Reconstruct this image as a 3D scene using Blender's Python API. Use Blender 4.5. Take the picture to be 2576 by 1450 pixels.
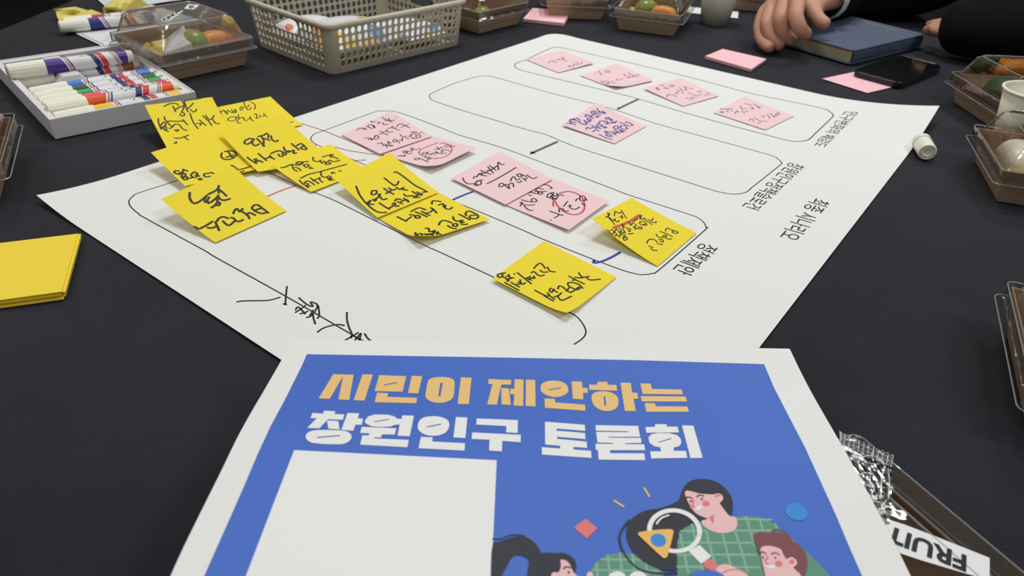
import bpy, bmesh, math, random
from mathutils import Vector, Matrix
from mathutils.bvhtree import BVHTree
from mathutils.geometry import tessellate_polygon

for o in list(bpy.data.objects):
    bpy.data.objects.remove(o)
scene = bpy.context.scene
COL = scene.collection
random.seed(7)
R = math.radians

# ------------------------------------------------------------------ camera
T = 0.74            # height of the table top
H = 0.316           # camera above the table top
FPX, IW, IH = 1786.0, 2576.0, 1450.0
PITCH, ROLL = R(34.0), R(2.75)
CR = Vector((1, 0, 0)); CU = Vector((0, math.sin(PITCH), math.cos(PITCH))); CF = Vector((0, math.cos(PITCH), -math.sin(PITCH)))
CR, CU = math.cos(ROLL) * CR + math.sin(ROLL) * CU, -math.sin(ROLL) * CR + math.cos(ROLL) * CU
EYE = Vector((0, 0, T + H))
cam_d = bpy.data.cameras.new('camera')
cam = bpy.data.objects.new('camera', cam_d)
COL.objects.link(cam)
cam.matrix_world = Matrix(((CR.x, CU.x, -CF.x, EYE.x), (CR.y, CU.y, -CF.y, EYE.y), (CR.z, CU.z, -CF.z, EYE.z), (0, 0, 0, 1)))
cam_d.sensor_fit = 'HORIZONTAL'
cam_d.sensor_width = 36.0
cam_d.lens = FPX / IW * 36.0
cam_d.clip_start = 0.01
cam_d.dof.use_dof = True
cam_d.dof.focus_distance = 0.52
cam_d.dof.aperture_fstop = 13.0
scene.camera = cam

# ------------------------------------------------------------------ light and view
scene.view_settings.view_transform = 'Standard'
scene.view_settings.look = 'None'
scene.view_settings.gamma = 1.0
scene.view_settings.use_curve_mapping = False
scene.view_settings.exposure = -0.06
world = bpy.data.worlds.new('room_air')
scene.world = world
world.use_nodes = True
world.node_tree.nodes['Background'].inputs[0].default_value = (0.93, 0.96, 1.0, 1)
world.node_tree.nodes['Background'].inputs[1].default_value = 0.16

def ceiling_lamp(x, y, size, power, col):
    l = bpy.data.lights.new('ceiling_panel_light', 'AREA')
    l.shape = 'SQUARE'; l.size = size; l.energy = power * .46; l.color = col
    o = bpy.data.objects.new('ceiling_panel_light', l)
    COL.objects.link(o)
    o.location = (x, y, 2.75)
    return o
for lx, ly, pw, lc in ((-1.5, 2.3, 30, (1, .93, .82)), (1.5, 2.3, 42, (.99, .99, .98)), (-1.5, 0.0, 26, (1, .95, .88)),
                       (1.5, 0.0, 36, (.97, .98, 1)), (0.1, 1.5, 46, (.98, .99, 1)), (0.0, -1.6, 20, (.95, .97, 1))):
    ceiling_lamp(lx, ly, 0.5, pw, lc)

# ------------------------------------------------------------------ pixel helpers (2576 x 1450 frame)
def ray(px, py):
    return ((px - IW / 2) * CR - (py - IH / 2) * CU + FPX * CF).normalized()

def P(px, py, z=0.0):
    """point at height z above the table top seen at that pixel"""
    d = ray(px, py)
    t = (z - H) / d.z
    return EYE + d * t

class Surf:
    """a built surface that flat print and ink is laid on"""
    def __init__(self, verts, faces):
        self.b = BVHTree.FromPolygons([Vector(v) for v in verts], faces)
    def hit(self, px, py):
        d = ray(px, py)
        loc, n, i, dist = self.b.ray_cast(EYE, d)
        if loc is None:
            loc, n, i, dist = self.b.find_nearest(P(px, py, 0.004))
        if n.z < 0:
            n = -n
        return loc, n

# ------------------------------------------------------------------ materials
def lin(c):
    return tuple(((v / 255) / 12.92 if v / 255 <= .04045 else (((v / 255) + .055) / 1.055) ** 2.4) for v in c)

MATS = {}
def mat(name, rgb=None, rough=0.6, spec=0.3, linear=None, noise=0, nscale=300, bump=0, bscale=400, translucent=0, metal=0, sheen=0):
    if name in MATS:
        return MATS[name]
    m = bpy.data.materials.new(name)
    MATS[name] = m
    m.use_nodes = True
    nt = m.node_tree
    bs = nt.nodes['Principled BSDF']
    c = linear if linear else tuple(min(1, v / .92) for v in lin(rgb))
    bs.inputs['Base Color'].default_value = (*c, 1)
    bs.inputs['Roughness'].default_value = rough
    bs.inputs['Specular IOR Level'].default_value = spec
    bs.inputs['Metallic'].default_value = metal
    if sheen:
        bs.inputs['Sheen Weight'].default_value = sheen
        bs.inputs['Sheen Roughness'].default_value = .5
    tc = nt.nodes.new('ShaderNodeTexCoord')
    if noise:
        n = nt.nodes.new('ShaderNodeTexNoise'); n.inputs['Scale'].default_value = nscale; n.inputs['Detail'].default_value = 4
        nt.links.new(tc.outputs['Object'], n.inputs['Vector'])
        mx = nt.nodes.new('ShaderNodeMixRGB'); mx.blend_type = 'MIX'
        mx.inputs[1].default_value = (*[v * (1 - noise) for v in c], 1)
        mx.inputs[2].default_value = (*[min(1, v * (1 + noise)) for v in c], 1)
        nt.links.new(n.outputs['Fac'], mx.inputs[0])
        nt.links.new(mx.outputs[0], bs.inputs['Base Color'])
    if bump:
        n2 = nt.nodes.new('ShaderNodeTexNoise'); n2.inputs['Scale'].default_value = bscale; n2.inputs['Detail'].default_value = 3
        nt.links.new(tc.outputs['Object'], n2.inputs['Vector'])
        b = nt.nodes.new('ShaderNodeBump'); b.inputs['Strength'].default_value = bump; b.inputs['Distance'].default_value = .002
        nt.links.new(n2.outputs['Fac'], b.inputs['Height'])
        nt.links.new(b.outputs[0], bs.inputs['Normal'])
    if translucent:
        tr = nt.nodes.new('ShaderNodeBsdfTranslucent'); tr.inputs[0].default_value = (*c, 1)
        mix = nt.nodes.new('ShaderNodeMixShader'); mix.inputs[0].default_value = translucent
        out = nt.nodes['Material Output']
        nt.links.new(bs.outputs[0], mix.inputs[1]); nt.links.new(tr.outputs[0], mix.inputs[2])
        nt.links.new(mix.outputs[0], out.inputs[0])
    return m

def clear_plastic(name, tint=(.93, .95, .93), rough=.06, gloss=1.0, bump=0.25, bscale=60):
    if name in MATS:
        return MATS[name]
    m = bpy.data.materials.new(name); MATS[name] = m
    m.use_nodes = True
    nt = m.node_tree; nt.nodes.clear()
    out = nt.nodes.new('ShaderNodeOutputMaterial')
    tr = nt.nodes.new('ShaderNodeBsdfTransparent'); tr.inputs[0].default_value = (*tint, 1)
    gl = nt.nodes.new('ShaderNodeBsdfGlossy'); gl.inputs['Roughness'].default_value = rough; gl.inputs[0].default_value = (1, 1, 1, 1)
    fr = nt.nodes.new('ShaderNodeFresnel'); fr.inputs[0].default_value = 1.5
    mul = nt.nodes.new('ShaderNodeMath'); mul.operation = 'MULTIPLY'; mul.inputs[1].default_value = gloss
    tc = nt.nodes.new('ShaderNodeTexCoord'); n = nt.nodes.new('ShaderNodeTexNoise'); n.inputs['Scale'].default_value = bscale; n.inputs['Detail'].default_value = 2
    b = nt.nodes.new('ShaderNodeBump'); b.inputs['Strength'].default_value = bump; b.inputs['Distance'].default_value = .004
    mix = nt.nodes.new('ShaderNodeMixShader')
    L = nt.links.new
    L(tc.outputs['Object'], n.inputs['Vector']); L(n.outputs['Fac'], b.inputs['Height'])
    L(b.outputs[0], gl.inputs['Normal'])
    L(fr.outputs[0], mul.inputs[0]); L(mul.outputs[0], mix.inputs[0])
    L(tr.outputs[0], mix.inputs[1]); L(gl.outputs[0], mix.inputs[2]); L(mix.outputs[0], out.inputs[0])
    return m

# ------------------------------------------------------------------ object helpers
ORG = {}
def tag(o, label, cat, group=None):
    o['label'] = label; o['category'] = cat
    if group: o['group'] = group
    return o

def thing(name, loc, label, cat, group=None):
    o = bpy.data.objects.new(name, None); COL.objects.link(o)
    o.empty_display_size = .02
    o.location = loc; ORG[o] = Vector(loc)
    return tag(o, label, cat, group)

def mk(name, verts, faces, m, parent=None, origin=None, smooth=False, uv=None):
    """one mesh object from world-space vertices"""
    verts = [Vector(v) for v in verts]
    if origin is None:
        origin = ORG[parent] if parent is not None else Vector((sum(v.x for v in verts) / len(verts), sum(v.y for v in verts) / len(verts), min(v.z for v in verts)))
    origin = Vector(origin)
    me = bpy.data.meshes.new(name)
    me.from_pydata([v - origin for v in verts], [], faces)
    if uv:
        l = me.uv_layers.new(name='uv')
        for lp in me.loops:
            l.data[lp.index].uv = uv[lp.vertex_index]
    ms = m if isinstance(m, (list, tuple)) else [m]
    for q in ms: me.materials.append(q)
    if smooth:
        for p_ in me.polygons: p_.use_smooth = True
    me.update()
    o = bpy.data.objects.new(name, me); COL.objects.link(o)
    if parent is not None:
        o.parent = parent; o.location = origin - ORG[parent]
    else:
        o.location = origin
    ORG[o] = origin
    return o

def fix_normals(o):
    bm = bmesh.new(); bm.from_mesh(o.data); bmesh.ops.recalc_face_normals(bm, faces=bm.faces); bm.to_mesh(o.data); bm.free()

def solid(o, t, off=-1):
    md = o.modifiers.new('thickness', 'SOLIDIFY'); md.thickness = t; md.offset = off
    es = o.modifiers.new('crisp', 'EDGE_SPLIT'); es.split_angle = R(35)
    return o

def bevel(o, w, n=2):
    md = o.modifiers.new('edge', 'BEVEL'); md.width = w; md.segments = n; md.limit_method = 'ANGLE'; md.angle_limit = R(40)
    return o

def frame(o, ux, z=0.0):
    """local frame: origin o (xy), x axis ux in the table plane"""
    u = Vector((ux[0], ux[1], 0)).normalized(); v = Vector((-u.y, u.x, 0))
    o = Vector((o[0], o[1], T + z))
    return lambda x, y, zz=0.0: o + u * x + v * y + Vector((0, 0, zz))

def boxmesh(x0, x1, y0, y1, z0, z1, F=None):
    F = F or (lambda x, y, z: Vector((x, y, z)))
    v = [F(x, y, z) for z in (z0, z1) for (x, y) in ((x0, y0), (x1, y0), (x1, y1), (x0, y1))]
    f = [(3, 2, 1, 0), (4, 5, 6, 7), (0, 1, 5, 4), (1, 2, 6, 5), (2, 3, 7, 6), (3, 0, 4, 7)]
    return v, f

def merge(*parts):
    V, Fc = [], []
    for v, f in parts:
        k = len(V); V += list(v); Fc += [tuple(i + k for i in q) for q in f]
    return V, Fc

def tube(pts, r, n=8, closed=False, cap=True):
    pts = [Vector(p) for p in pts]
    V, Fc = [], []
    m = len(pts)
    rr = r if isinstance(r, (list, tuple)) else [r] * m
    for i, p in enumerate(pts):
        a = pts[(i - 1) % m] if (closed or i > 0) else p
        b = pts[(i + 1) % m] if (closed or i < m - 1) else p
        t = (b - a).normalized()
        s = t.cross(Vector((0, 0, 1)))
        if s.length < 1e-3: s = t.cross(Vector((0, 1, 0)))
        s.normalize(); w = t.cross(s)
        for k in range(n):
            an = 2 * math.pi * k / n
            V.append(p + (s * math.cos(an) + w * math.sin(an)) * rr[i])
    for i in range(m if closed else m - 1):
        for k in range(n):
            j = (i + 1) % m
            Fc.append((i * n + k, i * n + (k + 1) % n, j * n + (k + 1) % n, j * n + k))
    if cap and not closed:
        Fc.append(tuple(range(n))); Fc.append(tuple((m - 1) * n + k for k in reversed(range(n))))
    return V, Fc

def lathe(prof, F, n=24, axis=None):
    """prof: (radius, height) pairs, turned about the local z axis; F maps local points to the world"""
    V, Fc = [], []
    for (r, z) in prof:
        for k in range(n):
            a = 2 * math.pi * k / n
            V.append(F(r * math.cos(a), r * math.sin(a), z))
    for i in range(len(prof) - 1):
        for k in range(n):
            Fc.append((i * n + k, i * n + (k + 1) % n, (i + 1) * n + (k + 1) % n, (i + 1) * n + k))
    return V, Fc

def blob(center, rad, rotz=0, tilt=0, noise=0, seed=0, bend=0, sub=3):
    bm = bmesh.new(); bmesh.ops.create_icosphere(bm, subdivisions=sub, radius=1)
    rnd = random.Random(seed)
    ph = [rnd.uniform(0, 6) for _ in range(6)]
    M = Matrix.Rotation(rotz, 3, 'Z') @ Matrix.Rotation(tilt, 3, 'X')
    V = []
    for v in bm.verts:
        c = v.co.copy()
        d = 1 + noise * (math.sin(3 * c.x + ph[0]) * math.sin(4 * c.y + ph[1]) + .6 * math.sin(7 * c.z + ph[2]) * math.sin(6 * c.x + ph[3]))
        p = Vector((c.x * rad[0], c.y * rad[1], c.z * rad[2])) * d
        p.y += bend * (p.x / rad[0]) ** 2
        V.append(Vector(center) + M @ p)
    Fc = [tuple(x.index for x in f.verts) for f in bm.faces]
    bm.free()
    return V, Fc

# ------------------------------------------------------------------ ink and print on surfaces
def catmull(pts, step=3.0):
    if len(pts) < 3:
        pts2 = [pts[0], pts[-1]]
    else:
        pts2 = []
        q = [pts[0]] + list(pts) + [pts[-1]]
        for i in range(1, len(q) - 2):
            p0, p1, p2, p3 = q[i - 1], q[i], q[i + 1], q[i + 2]
            n = 5
            for k in range(n):
                t = k / n
                pts2.append(tuple(.5 * (2 * p1[a] + (p2[a] - p0[a]) * t + (2 * p0[a] - 5 * p1[a] + 4 * p2[a] - p3[a]) * t * t + (3 * p1[a] - p0[a] - 3 * p2[a] + p3[a]) * t ** 3) for a in (0, 1)))
        pts2.append(pts[-1])
    out = [pts2[0]]
    for a, b in zip(pts2, pts2[1:]):
        d = math.hypot(b[0] - a[0], b[1] - a[1])
        n = max(1, int(d / step))
        for k in range(1, n + 1):
            out.append((a[0] + (b[0] - a[0]) * k / n, a[1] + (b[1] - a[1]) * k / n))
    res = [out[0]]
    for p_ in out[1:]:
        if math.hypot(p_[0] - res[-1][0], p_[1] - res[-1][1]) > .35: res.append(p_)
    if len(res) < 2: res.append((out[0][0] + .8, out[0][1]))
    return res

def parse(s, crop):
    x0, y0, k = crop
    out = []
    for st in s.split(';'):
        pts = []
        for w in st.split():
            a, b = w.split(',')
            pts.append((x0 + float(a) / k, y0 + float(b) / k))
        if len(pts) == 1: pts.append((pts[0][0] + .8, pts[0][1] + .3))
        if pts: out.append(pts)
    return out

def ink(name, strokes, width, surf, m, parent, lift=.00025, step=3.0, straight=False):
    """strokes: list of pixel polylines laid on the surface as flat ribbons, width in metres"""
    V, Fc = [], []
    h = width / 2
    for st in strokes:
        if straight:
            pl = []
            for a, b in zip(st, st[1:]):
                d = math.hypot(b[0] - a[0], b[1] - a[1]); n = max(1, int(d / 8))
                pl += [(a[0] + (b[0] - a[0]) * k / n, a[1] + (b[1] - a[1]) * k / n) for k in range(n)]
            pl.append(st[-1])
        else:
            pl = catmull(st, step)
        hits = [surf.hit(*q) for q in pl]
        c = [l + n * lift for l, n in hits]
        k0 = len(V)
        for i in range(len(c)):
            t = c[min(i + 1, len(c) - 1)] - c[max(i - 1, 0)]
            if t.length < 1e-9: t = Vector((1, 0, 0))
            s = hits[i][1].cross(t).normalized() * h
            V += [c[i] - s, c[i] + s]
        for i in range(len(c) - 1):
            a = k0 + 2 * i
            Fc.append((a, a + 1, a + 3, a + 2))
        if not straight:
            for e in (0, -1):
                n = hits[e][1]; s = n.orthogonal().normalized(); w = n.cross(s)
                k1 = len(V)
                for k in range(8):
                    an = k * math.pi / 4
                    V.append(c[e] + (s * math.cos(an) + w * math.sin(an)) * h)
                Fc.append(tuple(k1 + k for k in range(8)))
    return mk(name, V, Fc, m, parent)

def decal(name, polys, surf, m, parent, lift=.0002, cell=26):
    """polys: [outer, hole, ...] loops of pixels, filled, cut into cells and laid on the surface"""
    bm = bmesh.new()
    for loops in polys:
        if not isinstance(loops[0], list): loops = [loops]
        L3 = [[Vector((x, y, 0)) for x, y in lp] for lp in loops]
        flat = [v for lp in L3 for v in lp]
        bv = [bm.verts.new(v) for v in flat]
        for t in tessellate_polygon(L3):
            try: bm.faces.new([bv[i] for i in t])
            except ValueError: pass
    xs = [v.co.x for v in bm.verts]; ys = [v.co.y for v in bm.verts]
    for ax, lo, hi in ((0, min(xs), max(xs)), (1, min(ys), max(ys))):
        q = math.ceil(lo / cell) * cell
        while q < hi:
            co = Vector((q, 0, 0)) if ax == 0 else Vector((0, q, 0))
            no = Vector((1, 0, 0)) if ax == 0 else Vector((0, 1, 0))
            bmesh.ops.bisect_plane(bm, geom=bm.verts[:] + bm.edges[:] + bm.faces[:], plane_co=co, plane_no=no)
            q += cell
    V = []
    for i, v in enumerate(bm.verts):
        v.index = i
        l, n = surf.hit(v.co.x, v.co.y)
        V.append(l + n * lift)
    Fc = [tuple(x.index for x in f.verts) for f in bm.faces]
    bm.free()
    o = mk(name, V, Fc, m, parent)
    return o

def homog(src, dst):
    import numpy as np
    A = []; b = []
    for (x, y), (u, v) in zip(src, dst):
        A.append([x, y, 1, 0, 0, 0, -u * x, -u * y]); b.append(u)
        A.append([0, 0, 0, x, y, 1, -v * x, -v * y]); b.append(v)
    h = [float(q) for q in np.linalg.solve(np.array(A, float), np.array(b, float))]
    def f(x, y):
        w = h[6] * x + h[7] * y + 1
        return ((h[0] * x + h[1] * y + h[2]) / w, (h[3] * x + h[4] * y + h[5]) / w)
    return f

def text_mesh(body, bold=0.0):
    c = bpy.data.curves.new('lettering', 'FONT'); c.body = body; c.size = 1; c.offset = bold; c.resolution_u = 3
    o = bpy.data.objects.new('lettering', c); COL.objects.link(o)
    bpy.context.view_layer.update()
    dg = bpy.context.evaluated_depsgraph_get()
    ev = o.evaluated_get(dg); me = ev.to_mesh()
    V = [(v.co.x, v.co.y) for v in me.vertices]; Fc = [tuple(p_.vertices) for p_ in me.polygons]
    ev.to_mesh_clear()
    bpy.data.objects.remove(o); bpy.data.curves.remove(c)
    return V, Fc

def lettering(body, quad, surf, m, parent, lift=.0003, bold=0.0, name='lettering'):
    """quad: pixels of the text box: top-left, top-right, bottom-right, bottom-left in reading order"""
    V, Fc = text_mesh(body, bold)
    x0, x1 = min(v[0] for v in V), max(v[0] for v in V); y0, y1 = min(v[1] for v in V), max(v[1] for v in V)
    h = homog([(x0, y1), (x1, y1), (x1, y0), (x0, y0)], quad)
    W = []
    for x, y in V:
        l, n = surf.hit(*h(x, y)); W.append(l + n * lift)
    return mk(name, W, Fc, m, parent)

def ell(cx, cy, rx, ry, rot=0, n=28):
    c, s = math.cos(rot), math.sin(rot)
    return [(cx + rx * math.cos(a) * c - ry * math.sin(a) * s, cy + rx * math.cos(a) * s + ry * math.sin(a) * c) for a in (2 * math.pi * k / n for k in range(n))]

# ------------------------------------------------------------------ the setting
def struct(o):
    o['kind'] = 'structure'; return o
v, f = boxmesh(-3.6, 3.6, -2.6, 4.4, -.05, 0)
struct(mk('floor', v, f, mat('carpet', linear=(.020, .018, .016), rough=.95, noise=.35, nscale=60, bump=.4, bscale=200)))
v, f = boxmesh(-3.6, 3.6, 4.4, 4.5, 0, 2.8)
struct(mk('wall_far', v, f, mat('wall_paint', linear=(.05, .045, .04), rough=.8, noise=.1, nscale=20)))
v, f = boxmesh(-3.7, -3.6, -2.6, 4.4, 0, 2.8)
struct(mk('wall_left', v, f, mat('wall_paint')))
v, f = boxmesh(3.6, 3.7, -2.6, 4.4, 0, 2.8)
struct(mk('wall_right', v, f, mat('wall_paint')))

TX0, TX1, TY0, TY1 = -.815, .80, -.30, 1.95
tb = thing('conference_table', (0, .8, 0), 'long conference table hidden beneath the dark tablecloth', 'table')
v, f = boxmesh(TX0 + .004, TX1 - .004, TY0 + .004, TY1 - .004, T - .03, T - .004)
mk('table_top', v, f, mat('table_wood', (120, 90, 60), noise=.2, nscale=15), tb)
for x in (TX0 + .12, TX1 - .12):
    for y in (TY0 + .12, TY1 - .12):
        v, f = boxmesh(x - .025, x + .025, y - .025, y + .025, 0, T - .03)
        mk('leg', v, f, mat('leg_steel', (90, 90, 92), rough=.4, metal=1), tb)

def make_cloth():
    V, Fc = [], []
    nx, ny = 90, 120
    def wr(x, y):
        return .0004 * math.sin(9 * x + 5 * y + 1.2) * math.sin(13 * y - 4 * x)
    # long soft creases: (x0,y0,x1,y1,height)
    cre = [(-.34, .05, -.25, .30, .0016), (-.30, .28, -.40, .45, .0012), (.30, .55, .52, .60, .0012), (.34, .38, .50, .50, .0010),
           (-.60, .80, -.42, .86, .0012), (.05, 1.33, .40, 1.22, .0010), (.30, .80, .34, .66, .0008), (-.75, .9, -.6, 1.1, .0010)]
    for j in range(ny + 1):
        for i in range(nx + 1):
            x = TX0 + (TX1 - TX0) * i / nx; y = TY0 + (TY1 - TY0) * j / ny
            z = wr(x, y)
            for (a, b, c, d, hh) in cre:
                dx, dy = c - a, d - b; L2 = dx * dx + dy * dy
                t = max(0, min(1, ((x - a) * dx + (y - b) * dy) / L2))
                dd = math.hypot(x - a - t * dx, y - b - t * dy)
                z += hh * math.exp(-(dd / .012) ** 2) * math.sin(math.pi * max(.05, t))
            V.append((x, y, T - .0012 + min(0, z) * .6 + max(0, z) * .55))
    idx = lambda i, j: j * (nx + 1) + i
    for j in range(ny):
        for i in range(nx):
            Fc.append((idx(i, j), idx(i + 1, j), idx(i + 1, j + 1), idx(i, j + 1)))
    # draped skirt with soft vertical folds
    loop = [idx(i, 0) for i in range(nx + 1)] + [idx(nx, j) for j in range(1, ny + 1)] + [idx(i, ny) for i in range(nx - 1, -1, -1)] + [idx(0, j) for j in range(ny - 1, 0, -1)]
    prev = loop
    for lev, dz in enumerate((.03, .12, .28, .48, .68)):
        cur = []
        for k, q in enumerate(loop):
            x, y, z = V[q]
            nxv = (-1 if abs(x - TX0) < 1e-6 else (1 if abs(x - TX1) < 1e-6 else 0)); nyv = (-1 if abs(y - TY0) < 1e-6 else (1 if abs(y - TY1) < 1e-6 else 0))
            off = .008 + dz * .035 * (1 + math.sin(k * .75) + .5 * math.sin(k * .31))
            V.append((x + nxv * off, y + nyv * off, T - .004 - dz)); cur.append(len(V) - 1)
        for k in range(len(loop)):
            k2 = (k + 1) % len(loop)
            Fc.append((prev[k], cur[k], cur[k2], prev[k2]))
        prev = cur
    return V, Fc
mc = mat('navy_cloth', linear=(.0190, .0200, .0265), rough=.8, spec=.18, noise=.45, nscale=700, bump=.6, bscale=1100, sheen=.05)
nt = mc.node_tree
mxn = [n for n in nt.nodes if n.type == 'MIX_RGB'][0]
nap = nt.nodes.new('ShaderNodeTexNoise'); nap.inputs['Scale'].default_value = 5.0; nap.inputs['Detail'].default_value = 5; nap.inputs['Roughness'].default_value = .65
mr = nt.nodes.new('ShaderNodeMapRange'); mr.inputs[1].default_value = .3; mr.inputs[2].default_value = .7; mr.inputs[3].default_value = .78; mr.inputs[4].default_value = 1.28
tcn = [n for n in nt.nodes if n.type == 'TEX_COORD'][0]
mul_ = nt.nodes.new('ShaderNodeMixRGB'); mul_.blend_type = 'MULTIPLY'; mul_.inputs[0].default_value = 1
nt.links.new(tcn.outputs['Object'], nap.inputs['Vector']); nt.links.new(nap.outputs['Fac'], mr.inputs[0])
nt.links.new(mxn.outputs[0], mul_.inputs[1]); nt.links.new(mr.outputs[0], mul_.inputs[2])
nt.links.new(mul_.outputs[0], nt.nodes['Principled BSDF'].inputs['Base Color'])
v, f = make_cloth()
tag(mk('tablecloth', v, f, mc, origin=(0, .8, 0), smooth=True), 'dark navy felt cloth draped over the whole table', 'tablecloth')

# ------------------------------------------------------------------ the big planning sheet
A_, B_, C_, D_ = P(98, 508), P(1393.3, 83.3), P(2348.7, 305.3), P(1491.3, 1421.6)
def sheet_z(p):
    z = .0008
    d = (p - C_).length
    if d < .16: z += .020 * (1 - d / .16) ** 2
    d = (p - A_).length
    if d < .08: z += .006 * (1 - d / .08) ** 2
    d = (p - B_).length
    if d < .05:
        z += .0015 * (1 - d / .05)
    return z
def build_sheet():
    V, Fc = [], []
    n, m_ = 70, 52
    for j in range(m_ + 1):
        for i in range(n + 1):
            u, w = i / n, j / m_
            p = (A_ * (1 - u) + B_ * u) * (1 - w) + (D_ * (1 - u) + C_ * u) * w
            a_, b_ = (1 - u) * .841, w * .594          # metres from the far corner
            if a_ < .03 and b_ < .03:                    # the corner tip is dog-eared round
                ca, cb = .03 - a_, .03 - b_
                r_ = math.hypot(ca, cb); mx_ = max(ca, cb)
                if r_ > 1e-6:
                    k_ = mx_ / r_
                    ca, cb = ca * k_, cb * k_
                    u2, w2 = 1 - (.03 - ca) / .841, (.03 - cb) / .594
                    p = (A_ * (1 - u2) + B_ * u2) * (1 - w2) + (D_ * (1 - u2) + C_ * u2) * w2
            V.append(Vector((p.x, p.y, T + sheet_z(p))))
    for j in range(m_):
        for i in range(n):
            a = j * (n + 1) + i
            Fc.append((a, a + n + 1, a + n + 2, a + 1))
    return V, Fc
v, f = build_sheet()
sheet_s = Surf(v, f)
mpaper = mat('white_paper', (226, 227, 222), rough=.75, spec=.2, noise=.015, nscale=900)
sheet = tag(mk('planning_sheet', v, f, mpaper, smooth=True), 'large white worksheet with printed outlined boxes lying across the table', 'worksheet')
solid(sheet, .00018, -1)
mline = mat('print_black', (40, 41, 40), rough=.7)
mgrey = mat('arrow_grey', (92, 95, 92), rough=.7)
def pl(s):
    return [tuple(float(q) for q in w.split(',')) for w in s.split()]
box1 = pl('1412,120 1397,119.6 1387,121 1326,149 1301,158.5 1294.5,163 1296,168 1301,172 1326,181 1460,213 1591,245 1740,289 1876,326 1981,353.5 2008,356 2033,352 2052,335 2091,298 2096,291 2091,284 2069,273 1986,255.5 1960,250 1875,232 1756,200 1600,162 1453,129.5 1412,120')
box2 = pl('1207,191.8 1195,194.5 1146,209 1102,227.7 1083,237 1080.6,241.6 1083,248.6 1093.7,254.7 1155,275.7 1225,296.7 1312,323 1370,338 1405,352.6 1452,371 1500,386.6 1540,399 1660,437 1776,473.7 1808,483 1847,489 1876.5,484 1893,471 1962,416 1965,409 1957.5,401 1931.6,389 1776,346 1650,311 1555,279 1519,268 1494,261 1399,238 1251,196.5 1224.7,191.8 1207,191.8')
box3 = pl('955,279.8 941,282.6 850,316 812,330 791,337.5 782,347.6 784,354.6 792.5,362 805,368 850,387 893,404.4 905,409.7 1050,470 1200,531 1260,556 1327,585 1360,600 1470,644.5 1559,678 1597,689 1617.5,691.7 1641,688.5 1660,678 1771,581.5 1776,573.6 1771,561 1755,548.5 1730,538.7 1587,492.7 1540,475 1448,440 1390.7,419.5 1271.7,375 1198.5,352.6 1155,340 1087.6,313.5 1003.7,283.5 973,279.5 955,279.8')
box4 = pl('1437,872 1462,855 1472,843 1473,830 1462,810 1438.5,789.7 1340,743 1239,696.7 1100,632 1073,620 938,553 840,504.5 786,483 756.5,471 658,426.5 600,404 575,402 540,418 444,455 350,485.5 335,494 325,505 326,516 336,528 350,539 366.5,550 513,630 546,650 717,745 874,836 915,859 960,884')
for b, wd in ((box1, .0013), (box2, .0011), (box3, .0011), (box4, .0011)):
    ink('printed_box_outline', [b], wd, sheet_s, mline, sheet, lift=.0002)
for (a, b) in (((1605.7, 249.7), (1556, 273.5)), ((1403, 356.6), (1337, 386))):
    ink('printed_arrow_shaft', [[a, b]], .0038, sheet_s, mgrey, sheet, lift=.0002, straight=True)
decal('printed_arrow_head', [pl('1551,277 1553,270.5 1562,274')], sheet_s, mgrey, sheet)
decal('printed_arrow_head', [pl('1332,389 1336,381 1348,386')], sheet_s, mgrey, sheet)
for body, quad in (('최종 시나리오', ((2091, 510.4), (2006.8, 608.8), (1955.3, 593.9), (2043, 496.5))),
                   ('정책제안', ((1809.9, 625.8), (1736.6, 697.2), (1688.4, 678.9), (1764.7, 609.1))),
                   ('창원인구정책슬로건', ((2027.4, 419.6), (1909.1, 531.1), (1865.4, 518.4), (1986.9, 407.4))),
                   ('인구변화의 체감도', ((2163.4, 283.5), (2075.4, 372), (2044, 365.7), (2126.5, 279.1)))):
    lettering(body, quad, sheet_s, mline, sheet, lift=.0002)
mred = mat('red_pen', (186, 70, 72), rough=.6)
mblue = mat('blue_pen', (52, 72, 160), rough=.6)
mink = mat('black_marker_ink', (44, 46, 40), rough=.55)
mink2 = mat('black_pen_ink', (70, 58, 58), rough=.6)
ink('red_connector', [pl('758,311 816,330 870,352 923,374'), pl('775.5,360.5 783,364.5 796,366'), pl('843,370.4 871,378 906,384 942.5,389'), pl('895.6,404.4 919,403')], .0013, sheet_s, mred, sheet)
ink('red_connector', [pl('664,499 700,483 742,467.7')], .0022, sheet_s, mat('red_pen_light', (205, 120, 120)), sheet)
ink('blue_connector', [pl('1140,503 1165,492 1189,483')], .0026, sheet_s, mblue, sheet)
ink('blue_connector', [pl('1559,636 1538,648 1517.6,657 1500,661.6 1493,661 1495,656')], .0026, sheet_s, mblue, sheet)
K12 = (500, 650, 4.143)
ink('handwriting', parse('400,458 450,448 580,445 700,443 770,432 845,410;920,297 910,380 903,480;885,478 912,485;1045,415 1090,455 1140,490 1190,505 1165,458 1230,480 1235,510 1200,570 1160,610 1125,618;1245,500 1255,560 1255,600 1240,628;1010,540 1030,510 1060,530 1110,580;1010,565 1060,535 1110,495;1060,580 1105,570 1135,555;1190,590 1200,640 1215,685;1160,600 1190,545;1240,770 1300,730 1380,705 1460,693 1515,703;1545,568 1545,640 1565,720 1595,790 1590,830;1530,855 1590,820 1660,780;1625,860 1660,820 1690,785 1675,860;1600,800 1660,840 1720,865;1730,790 1760,835 1805,873', K12), .0014, sheet_s, mink, sheet)

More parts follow.
